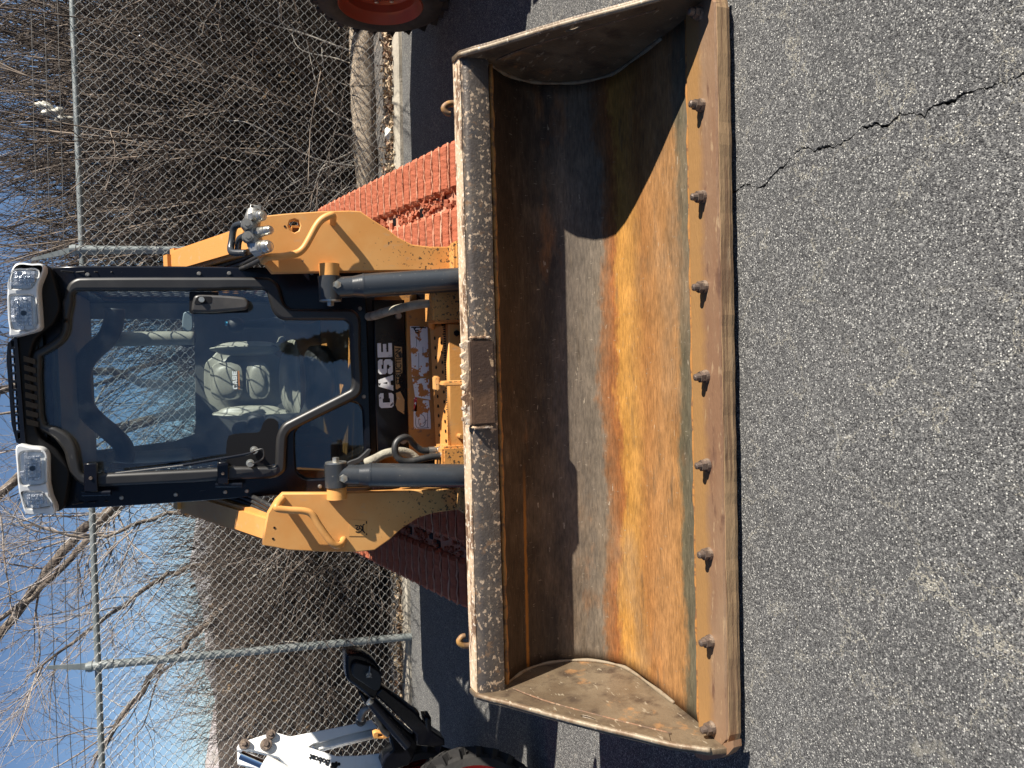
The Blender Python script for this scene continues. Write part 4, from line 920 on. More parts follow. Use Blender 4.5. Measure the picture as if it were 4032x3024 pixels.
# sides, rear, floor and roof of the cab
def cy(z): return Y0D + KD*(z-Z0D)
for sx in (-1, 1):
    x = sx*.443
    out = [(cy(.70)+.09,.70),(cy(1.95)+.09,1.95),(4.28,1.95),(4.33,1.10),(4.25,.70)]
    hole = [(cy(1.0)+.15,1.0),(cy(1.86)+.15,1.86),(4.16,1.86),(4.18,1.0)]
    sd_ = plate('cab_side', out, [hole], (lambda a, b_, d, s=sx: Vector((s*(.443-d), a, b_))), .045, 'black', LD, .006, False)
    b = MB()                                       # steel mesh guard: two crossing sets of flat bars
    y0, y1, z0, z1 = cy(1.0)+.14, 4.17, .99, 1.87
    for sl in (1, -1):
        for k in np.arange(-1.4, 2.6, .085):
            pts = []
            for t in np.linspace(0, 1, 60):
                z = z0 + (z1-z0)*t; y = y0 + k + sl*(z-z0)*.9 + (0 if sl > 0 else .75)
                if y0 < y < y1 : pts.append((y, z))
            if len(pts) > 4:
                (a0, c0_), (a1, c1_) = pts[0], pts[-1]
                b.cyl((sx*.425, a0, c0_), (sx*.425, a1, c1_), .0026, n=5)
    b.done('mesh_guard', 'dark', sd_)
    b = MB()
    for z in np.linspace(.95, 1.9, 24): b.cyl((sx*.440, cy(z)+.11, z), (sx*.4475, cy(z)+.11, z), .005, n=8)
    b.done('rivet_row', 'black', sd_)
rear_hole = [(0.321,1.967),(0.319,1.468),(-0.228,1.480),(-0.288,1.490),(-0.318,1.585),(-0.331,1.757),(-0.343,1.962),(-0.166,1.986)]
plate('cab_rear', [(-.44,.70),(-.44,2.0),(.44,2.0),(.44,.70)], [rear_hole], xz(4.26), .05, 'cab_grey', LD, .004, False)
RW = plate('rear_window', [(a*1.02, b_) for a, b_ in rear_hole], [], xz(4.285), .005, 'rear_glass', LD, .0005, False)
b = MB(); b.box((0, 3.66, .78), (.87, 1.2, .06)); b.done('cab_floor', 'dark', LD)
b = MB(); b.box((0, 3.72, 1.97), (.88, 1.14, .05), bev=.015); b.done('roof', 'black', LD)
HL = b = MB(); b.box((0, 3.62, 1.925), (.80, .8, .03), bev=.01); b.done('headliner', 'cab_grey', LD)
# roof visor over the door
vis_pts = [(0.182,2.021),(0.189,1.926),(0.246,1.895),(0.304,1.875),(0.403,1.892),(0.440,1.920),(-0.440,1.912),(-0.335,1.889),(-0.251,1.886),(-0.199,1.916),(-0.164,1.940),(-0.151,1.957),(-0.188,2.019)]
plate('roof_visor', [(-.443,2.0),(-.20,2.025),(.185,2.03),(.443,2.0),(.443,1.91),(.40,1.893),(.30,1.875),(.235,1.90),(.185,1.955),(.11,1.978),(-.13,1.970),(-.175,1.955),(-.225,1.905),(-.30,1.870),(-.40,1.885),(-.443,1.905)], [], xz(3.115), .10, 'ink', LD, .008, True)
gr_out = [(0.171,2.033),(0.171,2.005),(-0.187,2.015),(-0.157,2.031),(-0.075,2.042),(0.127,2.038)]
hs = []
z_t = lambda x: 2.037 - .010*abs(x+.01)/.18
comb = [(-.20,2.005),(-.185,2.028),(-.12,2.040),(.11,2.046),(.165,2.040),(.188,2.020),(.188,2.010),(-.20,2.0)]
for i in range(12):
    x = -.172 + .0295*i; zz = 2.0195 + .006*(x+.17)/.34 
    hs.append([(x, zz-.004), (x+.021, zz-.004), (x+.021, zz+.0095-.006*(abs(x)>.15)), (x, zz+.0095-.006*(abs(x)>.15))])
plate('roof_comb', comb, hs, xz(3.10), .02, 'black', LD, .001, False)
b = MB()
for i in range(8):
    x = -.135 + .032*i; sk = .012
    b.prism([(x, 3.118, 1.962),(x+.019, 3.118, 1.962),(x+.019+sk, 3.10, 1.994),(x+sk, 3.10, 1.994)], [(x, 3.14, 1.962),(x+.019, 3.14, 1.962),(x+.019+sk, 3.13, 1.994),(x+sk, 3.13, 1.994)])
b.done('visor_louvre', 'door_rubber', LD)
# lamp clusters
podR = [(0.439,1.996),(0.441,1.947),(0.440,1.915),(0.417,1.910),(0.360,1.930),(0.286,1.930),(0.225,1.929),(0.209,1.939),(0.196,1.975),(0.187,2.020),(0.214,2.023),(0.254,2.026),(0.326,2.025),(0.383,2.018)]
lensR = ([(0.413,2.000),(0.418,1.966),(0.415,1.931),(0.380,1.939),(0.356,1.954),(0.353,1.986),(0.356,2.015),(0.367,2.016)], [(0.326,2.015),(0.330,1.983),(0.329,1.952),(0.311,1.942),(0.237,1.940),(0.212,1.953),(0.210,1.985),(0.213,2.009),(0.246,2.016)])
podL = [(-0.193,2.019),(-0.199,1.980),(-0.206,1.948),(-0.221,1.932),(-0.246,1.927),(-0.329,1.929),(-0.379,1.923),(-0.438,1.910),(-0.438,1.954),(-0.438,1.996),(-0.396,2.011),(-0.342,2.019),(-0.260,2.021)]
lensL = ([(-0.360,2.007),(-0.359,1.980),(-0.361,1.954),(-0.378,1.936),(-0.412,1.924),(-0.415,1.957),(-0.414,1.992),(-0.384,2.003)], [(-0.226,2.009),(-0.216,1.995),(-0.220,1.942),(-0.237,1.935),(-0.324,1.938),(-0.333,1.950),(-0.332,2.001),(-0.314,2.010)])
for pod, lens in ((podR, lensR), (podL, lensL)):
    LP = plate('lamp_cluster', pod, list(lens), xz(3.055), .10, 'silver', LD, .006, True)
    for k, ln in enumerate(lens):
        cx, cz = sum(p[0] for p in ln)/len(ln), sum(p[1] for p in ln)/len(ln)
        grow = [(cx+(p[0]-cx)*1.06, cz+(p[1]-cz)*1.06) for p in ln]
        plate('lamp_back', grow, [], xz(3.064), .02, 'silver', LP, .001, False)
        lo = plate('lamp_lens', ln, [], xz(3.0455), .003, 'lens_glass', LP, .001, False)
        b = MB()                                     # moulded facets of the reflector
        inn_ = [(cx+(p[0]-cx)*.86, cz+(p[1]-cz)*.84) for p in ln]
        for u_ in range(9):
            for v_ in range(8):
                px, pz = cx + (u_-4)*.0125, cz + (v_-3.5)*.0125
                ins = False
                for (xa, za), (xb, zb) in zip(inn_, inn_[1:]+inn_[:1]):
                    if (za > pz) != (zb > pz) and px < (xb-xa)*(pz-za)/(zb-za)+xa: ins = not ins
                if ins:
                    b.box((px, 3.056, pz), (.0118, .006, .0118), Matrix.Rotation(random.uniform(-.22,.22), 3, 'X') @ Matrix.Rotation(random.uniform(-.22,.22), 3, 'Z'), bev=.0012)
        b.done('lamp_facet', 'lens', LP)
        if k == 1: MB().cyl((cx, 3.054, cz), (cx, 3.0485, cz), .010, .008, 14).done('lamp_bulb', 'ink', LP)
# screws of the cab front
for c in [[(0.415,1.789)], [(0.418,1.408)], [(0.419,1.301)], [(-0.416,1.708)], [(-0.416,1.521)], [(-0.417,1.346)], [(-0.418,1.268)], [(0.420,1.001)], [(0.280,0.823)], [(-0.069,0.819)], [(-0.417,0.997)]]:
    x, z = c[0]; y = cy(z)+.036
    MB().cyl((x, y, z), (x, y-.007, z), .0085, .0065, 14).cyl((x, y-.007, z), (x, y-.009, z), .005, n=6).done('cab_screw', 'cast', CF, True, 30)
# hinges
for c, pin in (([(-0.275,1.821),(-0.277,1.779),(-0.381,1.778),(-0.376,1.824)], [(-0.385,1.832),(-0.388,1.737)]), ([(-0.295,1.370),(-0.297,1.330),(-0.378,1.333),(-0.376,1.371)], [(-0.380,1.378),(-0.386,1.284)])):
    hg = plate('door_hinge', c, [], dp(-.028), .035, 'black', DR, .003, False)
    p0, p1 = pin; MB().cyl((p0[0], cy(p0[1])-.012, p0[1]), (p1[0], cy(p1[1])-.012, p1[1]), .010, n=14).done('hinge_pin', 'black', hg, True, 40)
    cx, cz = (c[0][0]+c[2][0])/2, (c[0][1]+c[2][1])/2; MB().cyl((cx, cy(cz)-.028, cz), (cx, cy(cz)-.034, cz), .006, n=10).done('hinge_rivet', 'bolt_steel', hg)
# door handle
hp = [(0.289,1.436),(0.323,1.427),(0.331,1.411),(0.330,1.364),(0.326,1.304),(0.319,1.252),(0.300,1.238),(0.283,1.241),(0.276,1.253),(0.271,1.310),(0.267,1.374),(0.269,1.433)]
HN = plate('door_handle', hp, [], dp(-.055), .07, mat('grey_black_handle', (.035,.033,.031), .4, 0, [((.06,.055,.05), 12, .45, .7)]), DR, .009, True)
q = [(0.312,1.401),(0.311,1.392),(0.304,1.402)]
MB().cyl((q[0][0], cy(q[0][1])-.058, q[0][1]), (q[0][0], cy(q[0][1])-.068, q[0][1]), .011, .010, 16).done('key_lock', 'zinc', HN, True, 40)
gr = [(0.325,1.411),(0.324,1.368),(0.312,1.366),(0.299,1.372),(0.296,1.424),(0.317,1.419)]
plate('handle_recess', gr, [], dp(-.0565), .002, 'ink', HN, .0005, True)
# wiper
q = [(-0.313,1.715),(-0.296,1.486),(-0.268,1.276),(-0.257,1.237),(-0.306,1.253)]
Yw = lambda p, o=-.035: (p[0], cy(p[1])+o, p[1])
b = MB(); b.tube([Yw(q[0]), Yw(q[1], -.04), Yw(q[2], -.045)], .004, n=6, sub=3); b.tube([Yw(q[1], -.05), Yw(q[2], -.052), Yw(q[3], -.05)], .0055, n=6, sub=3)
WP = b.done('wiper', 'black', DR)
b = MB(); b.tube([Yw(q[0], -.043), Yw(q[1], -.049)], .0022, n=5, sub=1); b.done('wiper_blade', 'cast', WP)
for p in (q[3], q[4]): MB().cyl(Yw(p, 0), Yw(p, -.04), .010, .007, 14).cyl(Yw(p, 0), Yw(p, -.008), .015, n=14).done('wiper_pivot', 'zinc', WP, True, 40)
b = MB(); b.tube([Yw(q[3], -.04), Yw((q[3][0]+.005, q[3][1]-.03), -.04), Yw((q[4][0]+.02, q[4][1]-.045), -.04), Yw((q[4][0]+.002, q[4][1]-.01), -.04)], .003, n=6, sub=5); b.done('wiper_hose', 'rubber', WP)
# lap bar and folded arm rest
def at3(pts, y): return [(p[0], y if not isinstance(y, list) else y[i], p[1]) for i, p in enumerate(pts)]
lb = [(0.324,1.760),(0.265,1.767),(0.196,1.796),(0.139,1.854),(0.081,1.893),(0.013,1.902),(-0.055,1.896),(-0.072,1.897),(-0.133,1.865),(-0.205,1.798),(-0.257,1.756),(-0.298,1.744),(-0.333,1.750)]
MB().tube(at3(lb, 3.62), [.040]*13, n=14, sub=5).done('lap_bar', 'dark', LD, True)
ar = [(0.192,1.837),(0.196,1.775),(0.198,1.545),(0.197,1.454)]
MB().tube(at3(ar, 3.70), [.02,.032,.032,.03], n=14, sub=4).done('arm_rest', 'seat', LD, True)
plate('arm_bracket', [(0.232,1.544),(0.235,1.535),(0.234,1.453),(0.163,1.456),(0.170,1.528),(0.212,1.545)], [], xz(3.72), .03, 'dark', LD, .006, True)
plate('switch_plate', [(0.301,1.487),(0.301,1.455),(0.229,1.455),(0.229,1.493)], [], xz(3.55), .02, mat('blue_grey_switch_plate', (.16,.20,.22), .5), LD, .004, True)
# seat
def cushion(name, c, size, rot=None, bev=.03, m='seat', parent=LD):
    b = MB(); b.box(c, size, rot, bev)
    o = b.done(name, m, parent, True); sb = o.modifiers.new('round', 'SUBSURF'); sb.levels = sb.render_levels = 2; return o
sq = [(-0.037,1.416),(-0.047,1.149)]; sr = [(0.169,1.289),(-0.166,1.301)]
tilt = Matrix.Rotation(R(-12), 3, 'X')
sx0, sx1 = -.155, .125; cx = -.012
SB = cushion('seat_back', (cx, 3.97, 1.235), (.34, .10, .40), tilt, .048)
b = MB()
for x0_, x1_, z0_, z1_ in ((-.10, .085, 1.245, 1.40), (-.10, .085, 1.12, 1.235)):
    b.box(((x0_+x1_)/2, 3.905+(((z0_+z1_)/2)-1.30)*.21, (z0_+z1_)/2), (x1_-x0_, .035, z1_-z0_), tilt, .016)
o = b.done('back_pad', 'seat', SB, True); sb = o.modifiers.new('round', 'SUBSURF'); sb.levels = sb.render_levels = 2
for s, xx in ((-1, -.165), (1, .15)):
    cushion('back_bolster', (xx, 3.90, 1.22), (.075, .12, .36), tilt @ Matrix.Rotation(R(10*s), 3, 'Z'), .03, 'seat', SB)
cushion('seat_cushion', (cx, 3.72, 1.03), (.40, .46, .11), Matrix.Rotation(R(4), 3, 'X'), .045)
for xx in (-.185, .165): cushion('cushion_bolster', (xx, 3.70, 1.075), (.075, .40, .10), None, .035)
cushion('seat_base', (cx, 3.76, .90), (.34, .36, .14), None, .02, 'dark')
cq = [(0.052,1.283),(-0.057,1.287)]; ccx, ccz = (cq[0][0]+cq[1][0])/2, (cq[0][1]+cq[1][1])/2
word('seat_letter', 'CASE', ccx, ccz, .088, .021, lambda a, b_, d: Vector((a, 3.885+.21*(b_-1.30)+d-.003, b_)), 'white_decal', SB)
b = MB(); b.box((ccx-.0, 3.879+.21*(ccz-.018-1.30), ccz-.0185), (.090, .004, .007)); b.done('seat_stripe', 'orange_line', SB)
# joystick, console, boots on the left
q = [(0.245,1.278)]; b = MB(); bmesh.ops.create_uvsphere(b.b, u_segments=20, v_segments=12, radius=.034)
for v in b.b.verts: v.co = Vector((q[0][0]+v.co.x, 3.5+v.co.y, q[0][1]+v.co.z*1.1))
b.cyl((q[0][0], 3.5, q[0][1]-.02), (q[0][0]+.01, 3.53, q[0][1]-.20), .016, .03, 14)
JS = b.done('joystick', 'dark', LD, True, 60)
MB().cyl((q[0][0]+.005, 3.475, q[0][1]+.034), (q[0][0]+.005, 3.475, q[0][1]+.044), .009, n=12).done('joystick_button', 'blue', JS)
q = [(-0.211,1.272),(-0.180,1.209)]; b = MB()
for p in q:
    bmesh.ops.create_uvsphere(b.b, u_segments=18, v_segments=10, radius=.04, matrix=Matrix.Translation((p[0], 3.45, p[1])))
    b.cyl((p[0], 3.45, p[1]), (p[0]-.02, 3.5, p[1]-.22), .028, .05, 14)
b.done('joystick', 'dark', LD, True, 60)
for x_, w_ in ((-.33, .16), (.34, .14)): MB().box((x_, 3.6, .98), (w_, .7, .20), bev=.03).done('side_console', 'dark', LD)
b = MB(); q = [(-0.430,1.932),(-0.401,1.860),(-0.406,1.624),(-0.433,1.587)]
b.tube([(-.36, 4.15, 1.88), (-.37, 4.1, 1.75), (-.37, 4.1, 1.5)], .03, n=10, sub=4); b.done('window_post', 'cab_grey', LD, True)

# --- lift arms
armR = [(0.433,1.206),(0.383,1.167),(0.396,0.800),(0.406,0.469),(0.494,0.466),(0.490,0.605),(0.496,0.670),(0.520,0.721),(0.551,0.762),(0.582,0.815),(0.609,0.856),(0.610,0.892),(0.603,0.989),(0.589,1.114),(0.579,1.179),(0.549,1.228),(0.528,1.262),(0.471,1.238)]
armL = [(-0.384,1.158),(-0.406,1.182),(-0.449,1.210),(-0.500,1.221),(-0.556,1.232),(-0.585,1.146),(-0.604,1.029),(-0.619,0.907),(-0.620,0.845),(-0.588,0.789),(-0.550,0.741),(-0.518,0.679),(-0.505,0.621),(-0.502,0.536),(-0.503,0.440),(-0.424,0.437),(-0.409,0.788),(-0.399,0.982)]
holeR = [(0.571,1.086),(0.567,1.072),(0.550,1.067),(0.532,1.073),(0.524,1.087),(0.530,1.101),(0.547,1.107),(0.565,1.101)]
def down(lst, kx):     # carry the plate down to the pin behind the bucket
    return lst
for sgn, arm, hl in ((1, armR, [holeR]), (-1, armL, [])):
    A_ = plate('lift_arm', arm, hl, lambda a, b_, d: Vector((a, 2.72+d, b_)), .045, 'yellow_chip', LD, .004, False)
    b = MB(); b.box((sgn*.51, 2.88, .93), (.10, .22, .34), bev=.01); b.box((sgn*.452, 2.83, .50), (.06, .12, .44), bev=.01); b.box((-.472, 2.915, .75), (.036, .30, .62), bev=.004) if sgn < 0 else None; b.done('arm_shade_box', 'yellow_dirty', A_)  # unseen boxes added behind the arm plate to keep sun off the track
    b = MB(); b.box((sgn*.45, 2.70, .36), (.11, .10, .34), bev=.01); b.done('arm_foot', 'yellow_chip', A_)
    # boom tube running back beside the cab
    ys, zs, ye, ze = 2.80, 1.20, 3.66, 1.555
    dirv = Vector((0, ye-ys, ze-zs)).normalized(); rot = Matrix.Rotation(math.atan2(ze-zs, ye-ys), 3, 'X')
    mid = Vector((sgn*.53, (ys+ye)/2, (zs+ze)/2-.065)); Lb = math.hypot(ye-ys, ze-zs)
    b = MB(); b.box(mid, (.105, Lb, .105), rot, .014); b.box(mid+rot @ Vector((sgn*.052, 0, .010)), (.012, Lb*.98, .010), rot, .004)
    b.box(Vector((sgn*.53, ye+.0, ze-.045)), (.125, .11, .10), rot, .03)
    b.done('boom_tube', 'yellow', A_)
    b = MB(); b.box((sgn*.53, 4.05, 1.32), (.10, .85, .12), Matrix.Rotation(R(-18), 3, 'X'), .02); b.box((sgn*.53, 4.5, .95), (.12, .22, .6), bev=.02); b.done('boom_upright', 'yellow', A_)
    # grab handle
    if sgn > 0:
        hb = [(0.423,1.193),(0.430,1.180),(0.433,1.133),(0.444,1.088),(0.462,1.064),(0.494,1.044),(0.539,1.019),(0.563,0.999),(0.576,0.977),(0.579,0.961),(0.565,0.956)]
    else:
        hb = [(-0.404,1.162),(-0.413,1.179),(-0.424,1.181),(-0.433,1.144),(-0.441,1.094),(-0.455,1.068),(-0.494,1.046),(-0.533,1.023),(-0.564,1.001),(-0.577,0.977),(-0.569,0.957)]
    n = len(hb); pts = [(p[0], 2.665 + (.05 if i in (0, n-1) else 0.01 if i in (1, n-2) else 0), p[1]) for i, p in enumerate(hb)]
    pts = [(pts[0][0], 2.725, pts[0][2])] + pts + [(pts[-1][0], 2.725, pts[-1][2])]
    MB().tube(pts, .0125, n=12, sub=5).done('grab_handle', 'yellow_chip', A_, True)
    # tilt cylinder
    xt, zt, xb_, zb_ = sgn*.331, .975, sgn*.362, .42
    top = Vector((xt, 2.705, zt)); bot = Vector((xb_, 2.575, zb_)); dv = (bot-top).normalized()
    b = MB(); b.cyl(top+dv*.075, top+dv*.12, .036, .043, 28); b.cyl(top+dv*.12, bot, .043, .043, 28); b.cyl(top+dv*.117, top+dv*.123, .0445, .0445, 28)
    CY = b.done('tilt_cylinder', 'charcoal', LD, True, 40)
    b = MB(); b.cyl(top+Vector((-.042,0,0)), top+Vector((.042,0,0)), .040, .040, 28); b.cyl(top, top+dv*.09, .038, .037, 24); b.done('cylinder_eye', 'charcoal', CY, True, 40)
    b = MB(); b.cyl(top+Vector((sgn*.042,0,0)), top+Vector((sgn*.085,0,0)), .034, .036, 24); b.done('pin_boss', 'yellow', CY, True, 40)
    b = MB(); b.cyl(top+Vector((-sgn*.042,0,0)), top+Vector((-sgn*.047,0,0)), .037, n=28); b.hexbolt(top+Vector((-sgn*.047,0,0)), (-sgn,0,0), .013, .015)
    b.hexbolt(top+Vector((sgn*.008,-.040,-.018)), (0,-1,-.1), .0145, .012); b.done('pin_bolt', 'zinc', CY, True, 30)
ARM_R = [o for o in LD.children if o.name.startswith('lift_arm')][0]
ARM_L = [o for o in LD.children if o.name.startswith('lift_arm')][1]
for q in [(0.544,1.119)], [(-0.500,1.190)], [(-0.538,1.196)]:
    MB().cyl((q[0][0], 2.7195, q[0][1]), (q[0][0], 2.7185, q[0][1]), .004, n=10).done('bolt_hole', 'ink', ARM_R if q[0][0] > 0 else ARM_L)
st = plate('film_sticker', [(-0.498,0.932),(-0.507,0.867),(-0.565,0.870),(-0.557,0.936)], [], lambda a, b_, d: Vector((a, 2.7185+d, b_)), .0008, mat('old_clear_sticker', (.60,.31,.10), .25), ARM_L, .0001, False)
squig([[(-0.521,0.912),(-0.525,0.898),(-0.534,0.897),(-0.537,0.905),(-0.532,0.908),(-0.527,0.902)], [(-0.543,0.911),(-0.547,0.903),(-0.545,0.893),(-0.537,0.886),(-0.529,0.888),(-0.522,0.894)], [(-0.534,0.894),(-0.544,0.884),(-0.552,0.879)], [(-0.520,0.878),(-0.524,0.884),(-0.548,0.884)], [(-0.509,0.871),(-0.519,0.871)], [(-0.554,0.872),(-0.560,0.872)]], 2.7178, .0022, 'ink', ARM_L, 'scrawled_mark')
# hydraulic coupling block on the right arm
b = MB()
BQ = [(0.574,1.211),(0.517,1.180),(0.463,1.189),(0.534,1.243),(0.492,1.243),(0.592,1.218),(0.531,1.231)]
def blk(p, y, r, L, d=(0,-1,-.15)):
    c = Vector((p[0], y, p[1])); dv = Vector(d).normalized(); b.cyl(c, c+dv*L, r, r, 20); return c+dv*L
pts = [(0.588,1.223),(0.562,1.224),(0.531,1.229),(0.500,1.228),(0.466,1.220),(0.447,1.223)]
b.tube([(p[0], 2.66, p[1]) for p in pts], [.018,.028,.026,.026,.028,.022], n=12, sub=4)
for p, r in zip([(0.531,1.246),(0.490,1.244)], (.017, .017)):
    b.cyl((p[0], 2.66, p[1]), (p[0], 2.62, p[1]), .019, .017, 18); b.cyl((p[0], 2.62, p[1]), (p[0], 2.612, p[1]), .009, n=14)
CBK = b.done('coupling_block', 'cast', ARM_R, True, 35)
for (a0, a1), r in zip(([(0.556,1.226),(0.557,1.195)], [(0.506,1.219),(0.511,1.172)], [(0.453,1.224),(0.458,1.177)]), (.022, .019, .026)):
    p0 = Vector((a0[0], 2.65, a0[1])); p1 = Vector((a1[0], 2.60, a1[1])); d = p1-p0
    b = MB(); b.cyl(p0, p0+d*.45, r, r, 6); b.cyl(p0+d*.45, p0+d*.62, r*.85, r*.85, 22); b.cyl(p0+d*.62, p0+d*.68, r*.7, r*.7, 22); b.cyl(p0+d*.68, p0+d*.9, r*.85, r*.8, 22); b.cyl(p0+d*.9, p1, r*.7, r*.62, 22); b.cyl(p1, p1+d*.02, r*.5, r*.4, 18)
    b.done('quick_coupling', 'zinc', CBK, True, 30)
plate('coupling_bracket', [(0.580,1.235),(0.602,1.232),(0.601,1.197),(0.574,1.198),(0.564,1.202),(0.559,1.237)], [[(0.599,1.228),(0.599,1.224),(0.596,1.224),(0.596,1.229)]], xz(2.66), .012, 'cast', CBK, .002, False)
b = MB(); b.tube([(p[0], y, p[1]) for p, y in zip([(0.537,1.256),(0.538,1.277),(0.525,1.287),(0.491,1.293),(0.460,1.298),(0.445,1.291),(0.441,1.252)], (2.66,2.70,2.72,2.72,2.71,2.69,2.66))], .0115, n=10, sub=6)
b.tube([(p[0], y, p[1]) for p, y in zip([(0.500,1.246),(0.495,1.265),(0.484,1.272),(0.461,1.275)], (2.66,2.69,2.71,2.74))], .011, n=10, sub=5); b.done('steel_pipe', 'charcoal', CBK, True)
b = MB(); 
for k in range(4): b.tube([(.50-.018*k, 2.80, 1.16+.008*k), (.49-.018*k, 3.1, 1.27), (.48-.018*k, 3.5, 1.44)], .009, n=8, sub=4)
b.done('boom_hose', 'rubber', ARM_R, True)
b = MB()
for k in range(4): b.tube([(-.50+.018*k, 2.80, 1.16+.008*k), (-.49+.018*k, 3.1, 1.27), (-.48+.018*k, 3.5, 1.44)], .009, n=8, sub=4)
b.done('boom_hose', 'rubber', ARM_L, True)
# --- hoses
def H(pts, y): return [(p[0], y[i] if isinstance(y, (list, tuple)) else y, p[1]) for i, p in enumerate(pts)]
hs_ = H([(0.244,0.791),(0.249,0.774),(0.254,0.754),(0.265,0.706),(0.275,0.654),(0.277,0.602)], [2.86,2.80,2.76,2.72,2.70,2.70])
MB().tube([(hs_[0][0], 2.93, hs_[0][2]+.01)]+hs_, [.016,.017,.017,.016,.016,.0165,.014], n=12, sub=5).done('sleeved_hose', 'hose_sleeve', LD, True)
q = H([(0.277,0.600),(0.277,0.577),(0.278,0.560),(0.279,0.538),(0.281,0.517),(0.291,0.506),(0.305,0.507)], 2.70)
def fitting(q, parent=LD):
    V_ = [Vector(p) for p in q]; b = MB(); b.cyl(V_[0], V_[1], .0135, .0135, 14); b.cyl(V_[1], V_[2], .009, .009, 12); b.cyl(V_[2], V_[2]+(V_[3]-V_[2])*.9, .0125, .0125, 6); b.cyl(V_[3], V_[4], .015, .015, 6)
    return b.done('hose_fitting', 'zinc', parent, True, 30)
fitting(q); MB().tube([q[4], q[5], q[6]], .016, n=12, sub=4).done('elbow_fitting', 'charcoal', LD, True)
lp_ = H([(-0.267,0.636),(-0.263,0.664),(-0.240,0.691),(-0.217,0.711),(-0.210,0.734),(-0.223,0.759),(-0.249,0.769),(-0.276,0.762),(-0.294,0.741),(-0.297,0.706),(-0.291,0.668),(-0.287,0.633),(-0.287,0.594)], [2.70,2.70,2.70,2.69,2.68,2.675,2.67,2.67,2.67,2.67,2.67,2.67,2.67])
MB().tube(lp_, .0125, n=12, sub=5).done('looped_hose', 'rubber', LD, True)
q = H([(-0.283,0.603),(-0.286,0.573),(-0.287,0.560),(-0.288,0.543),(-0.287,0.525),(-0.284,0.509),(-0.308,0.511)], 2.67)
fitting(q); MB().tube([q[4], q[5], (q[5][0]+.004, 2.675, q[5][2]-.012), (q[6][0]-.02, 2.675, q[6][2]+.01)], .017, n=12, sub=4).done('elbow_fitting', 'charcoal', LD, True)
q = H([(-0.266,0.636),(-0.267,0.611),(-0.267,0.604),(-0.267,0.594),(-0.267,0.572)], 2.70); fitting(q)
uh = H([(-0.308,0.851),(-0.292,0.819),(-0.277,0.784),(-0.272,0.749),(-0.275,0.714),(-0.288,0.682),(-0.309,0.658)], [2.80,2.78,2.78,2.78,2.79,2.80,2.80])
MB().tube(uh, .017, n=12, sub=5).done('dusty_hose', 'hose_sleeve', LD, True)
b = MB(); b.tube([(-.385, 2.80, .98), (-.388, 2.78, .85), (-.392, 2.75, .70), (-.40, 2.72, .55)], .009, n=8, sub=4); b.tube([(-.372, 2.82, .98), (-.375, 2.80, .80), (-.385, 2.76, .60)], .010, n=8, sub=4); b.done('arm_hose', 'rubber', LD, True)
plate('rubber_flap', [(-0.327,0.904),(-0.304,0.858),(-0.280,0.829),(-0.271,0.818),(-0.277,0.808),(-0.302,0.823),(-0.326,0.859)], [], dp(-.03), .02, 'dark', LD, .003, True)

# --- rubber tracks under dried red mud
def belt_path():
    cf, rf = (2.97,.235), .235; cs, rs = (4.30,.575), .215; cr, rr = (4.22,.20), .20
    P = []
    a_top = math.atan2(1, -.2385)                      # normal of the sloping run
    for t in np.linspace(-math.pi/2, -math.pi*2+a_top, 16): P.append((cf[0]+rf*math.cos(t), cf[1]+rf*math.sin(t)))
    for t in np.linspace(a_top, -.2, 12): P.append((cs[0]+rs*math.cos(t), cs[1]+rs*math.sin(t)))
    for t in np.linspace(-.1, -math.pi/2, 8): P.append((cr[0]+rr*math.cos(t), cr[1]+rr*math.sin(t)))
    P.append(P[0]); return P
BP = belt_path()
seg = [math.dist(a, b_) for a, b_ in zip(BP, BP[1:])]; cum = np.concatenate([[0], np.cumsum(seg)])
def on_belt(s):
    s = s % cum[-1]; i = int(np.searchsorted(cum, s, 'right')-1); i = min(i, len(seg)-1); f = (s-cum[i])/seg[i]
    (y0, z0), (y1, z1) = BP[i], BP[i+1]; return (y0+(y1-y0)*f, z0+(z1-z0)*f, math.atan2(z1-z0, y1-y0))
def lug_mesh(seed, w_):
    g = random.Random(seed); b = bmesh.new(); nx = 12; prof = [(-.027,0),(-.023,.020),(-.008,.027),(.010,.027),(.023,.019),(.027,0)]; rows = []
    for i in range(nx+1):
        x = -w_/2 + w_*i/nx; k = 1 + g.uniform(-.05,.05); e = 1 - .5*max(0, (abs(x)/(w_/2)-.85)/.15)
        rows.append([b.verts.new((x, y*(1+g.uniform(-.05,.05)), z*k*e)) for y, z in prof])
    for a, c in zip(rows, rows[1:]):
        for j in range(len(prof)-1): b.faces.new((a[j], c[j], c[j+1], a[j+1]))
    b.faces.new(rows[0]); b.faces.new(rows[-1][::-1]); bmesh.ops.recalc_face_normals(b, faces=b.faces[:])
    me = bpy.data.meshes.new('track_lug'); b.to_mesh(me); b.free(); me.materials.append(M['mud']); return me
lugs = [lug_mesh(i, .195) for i in range(4)]
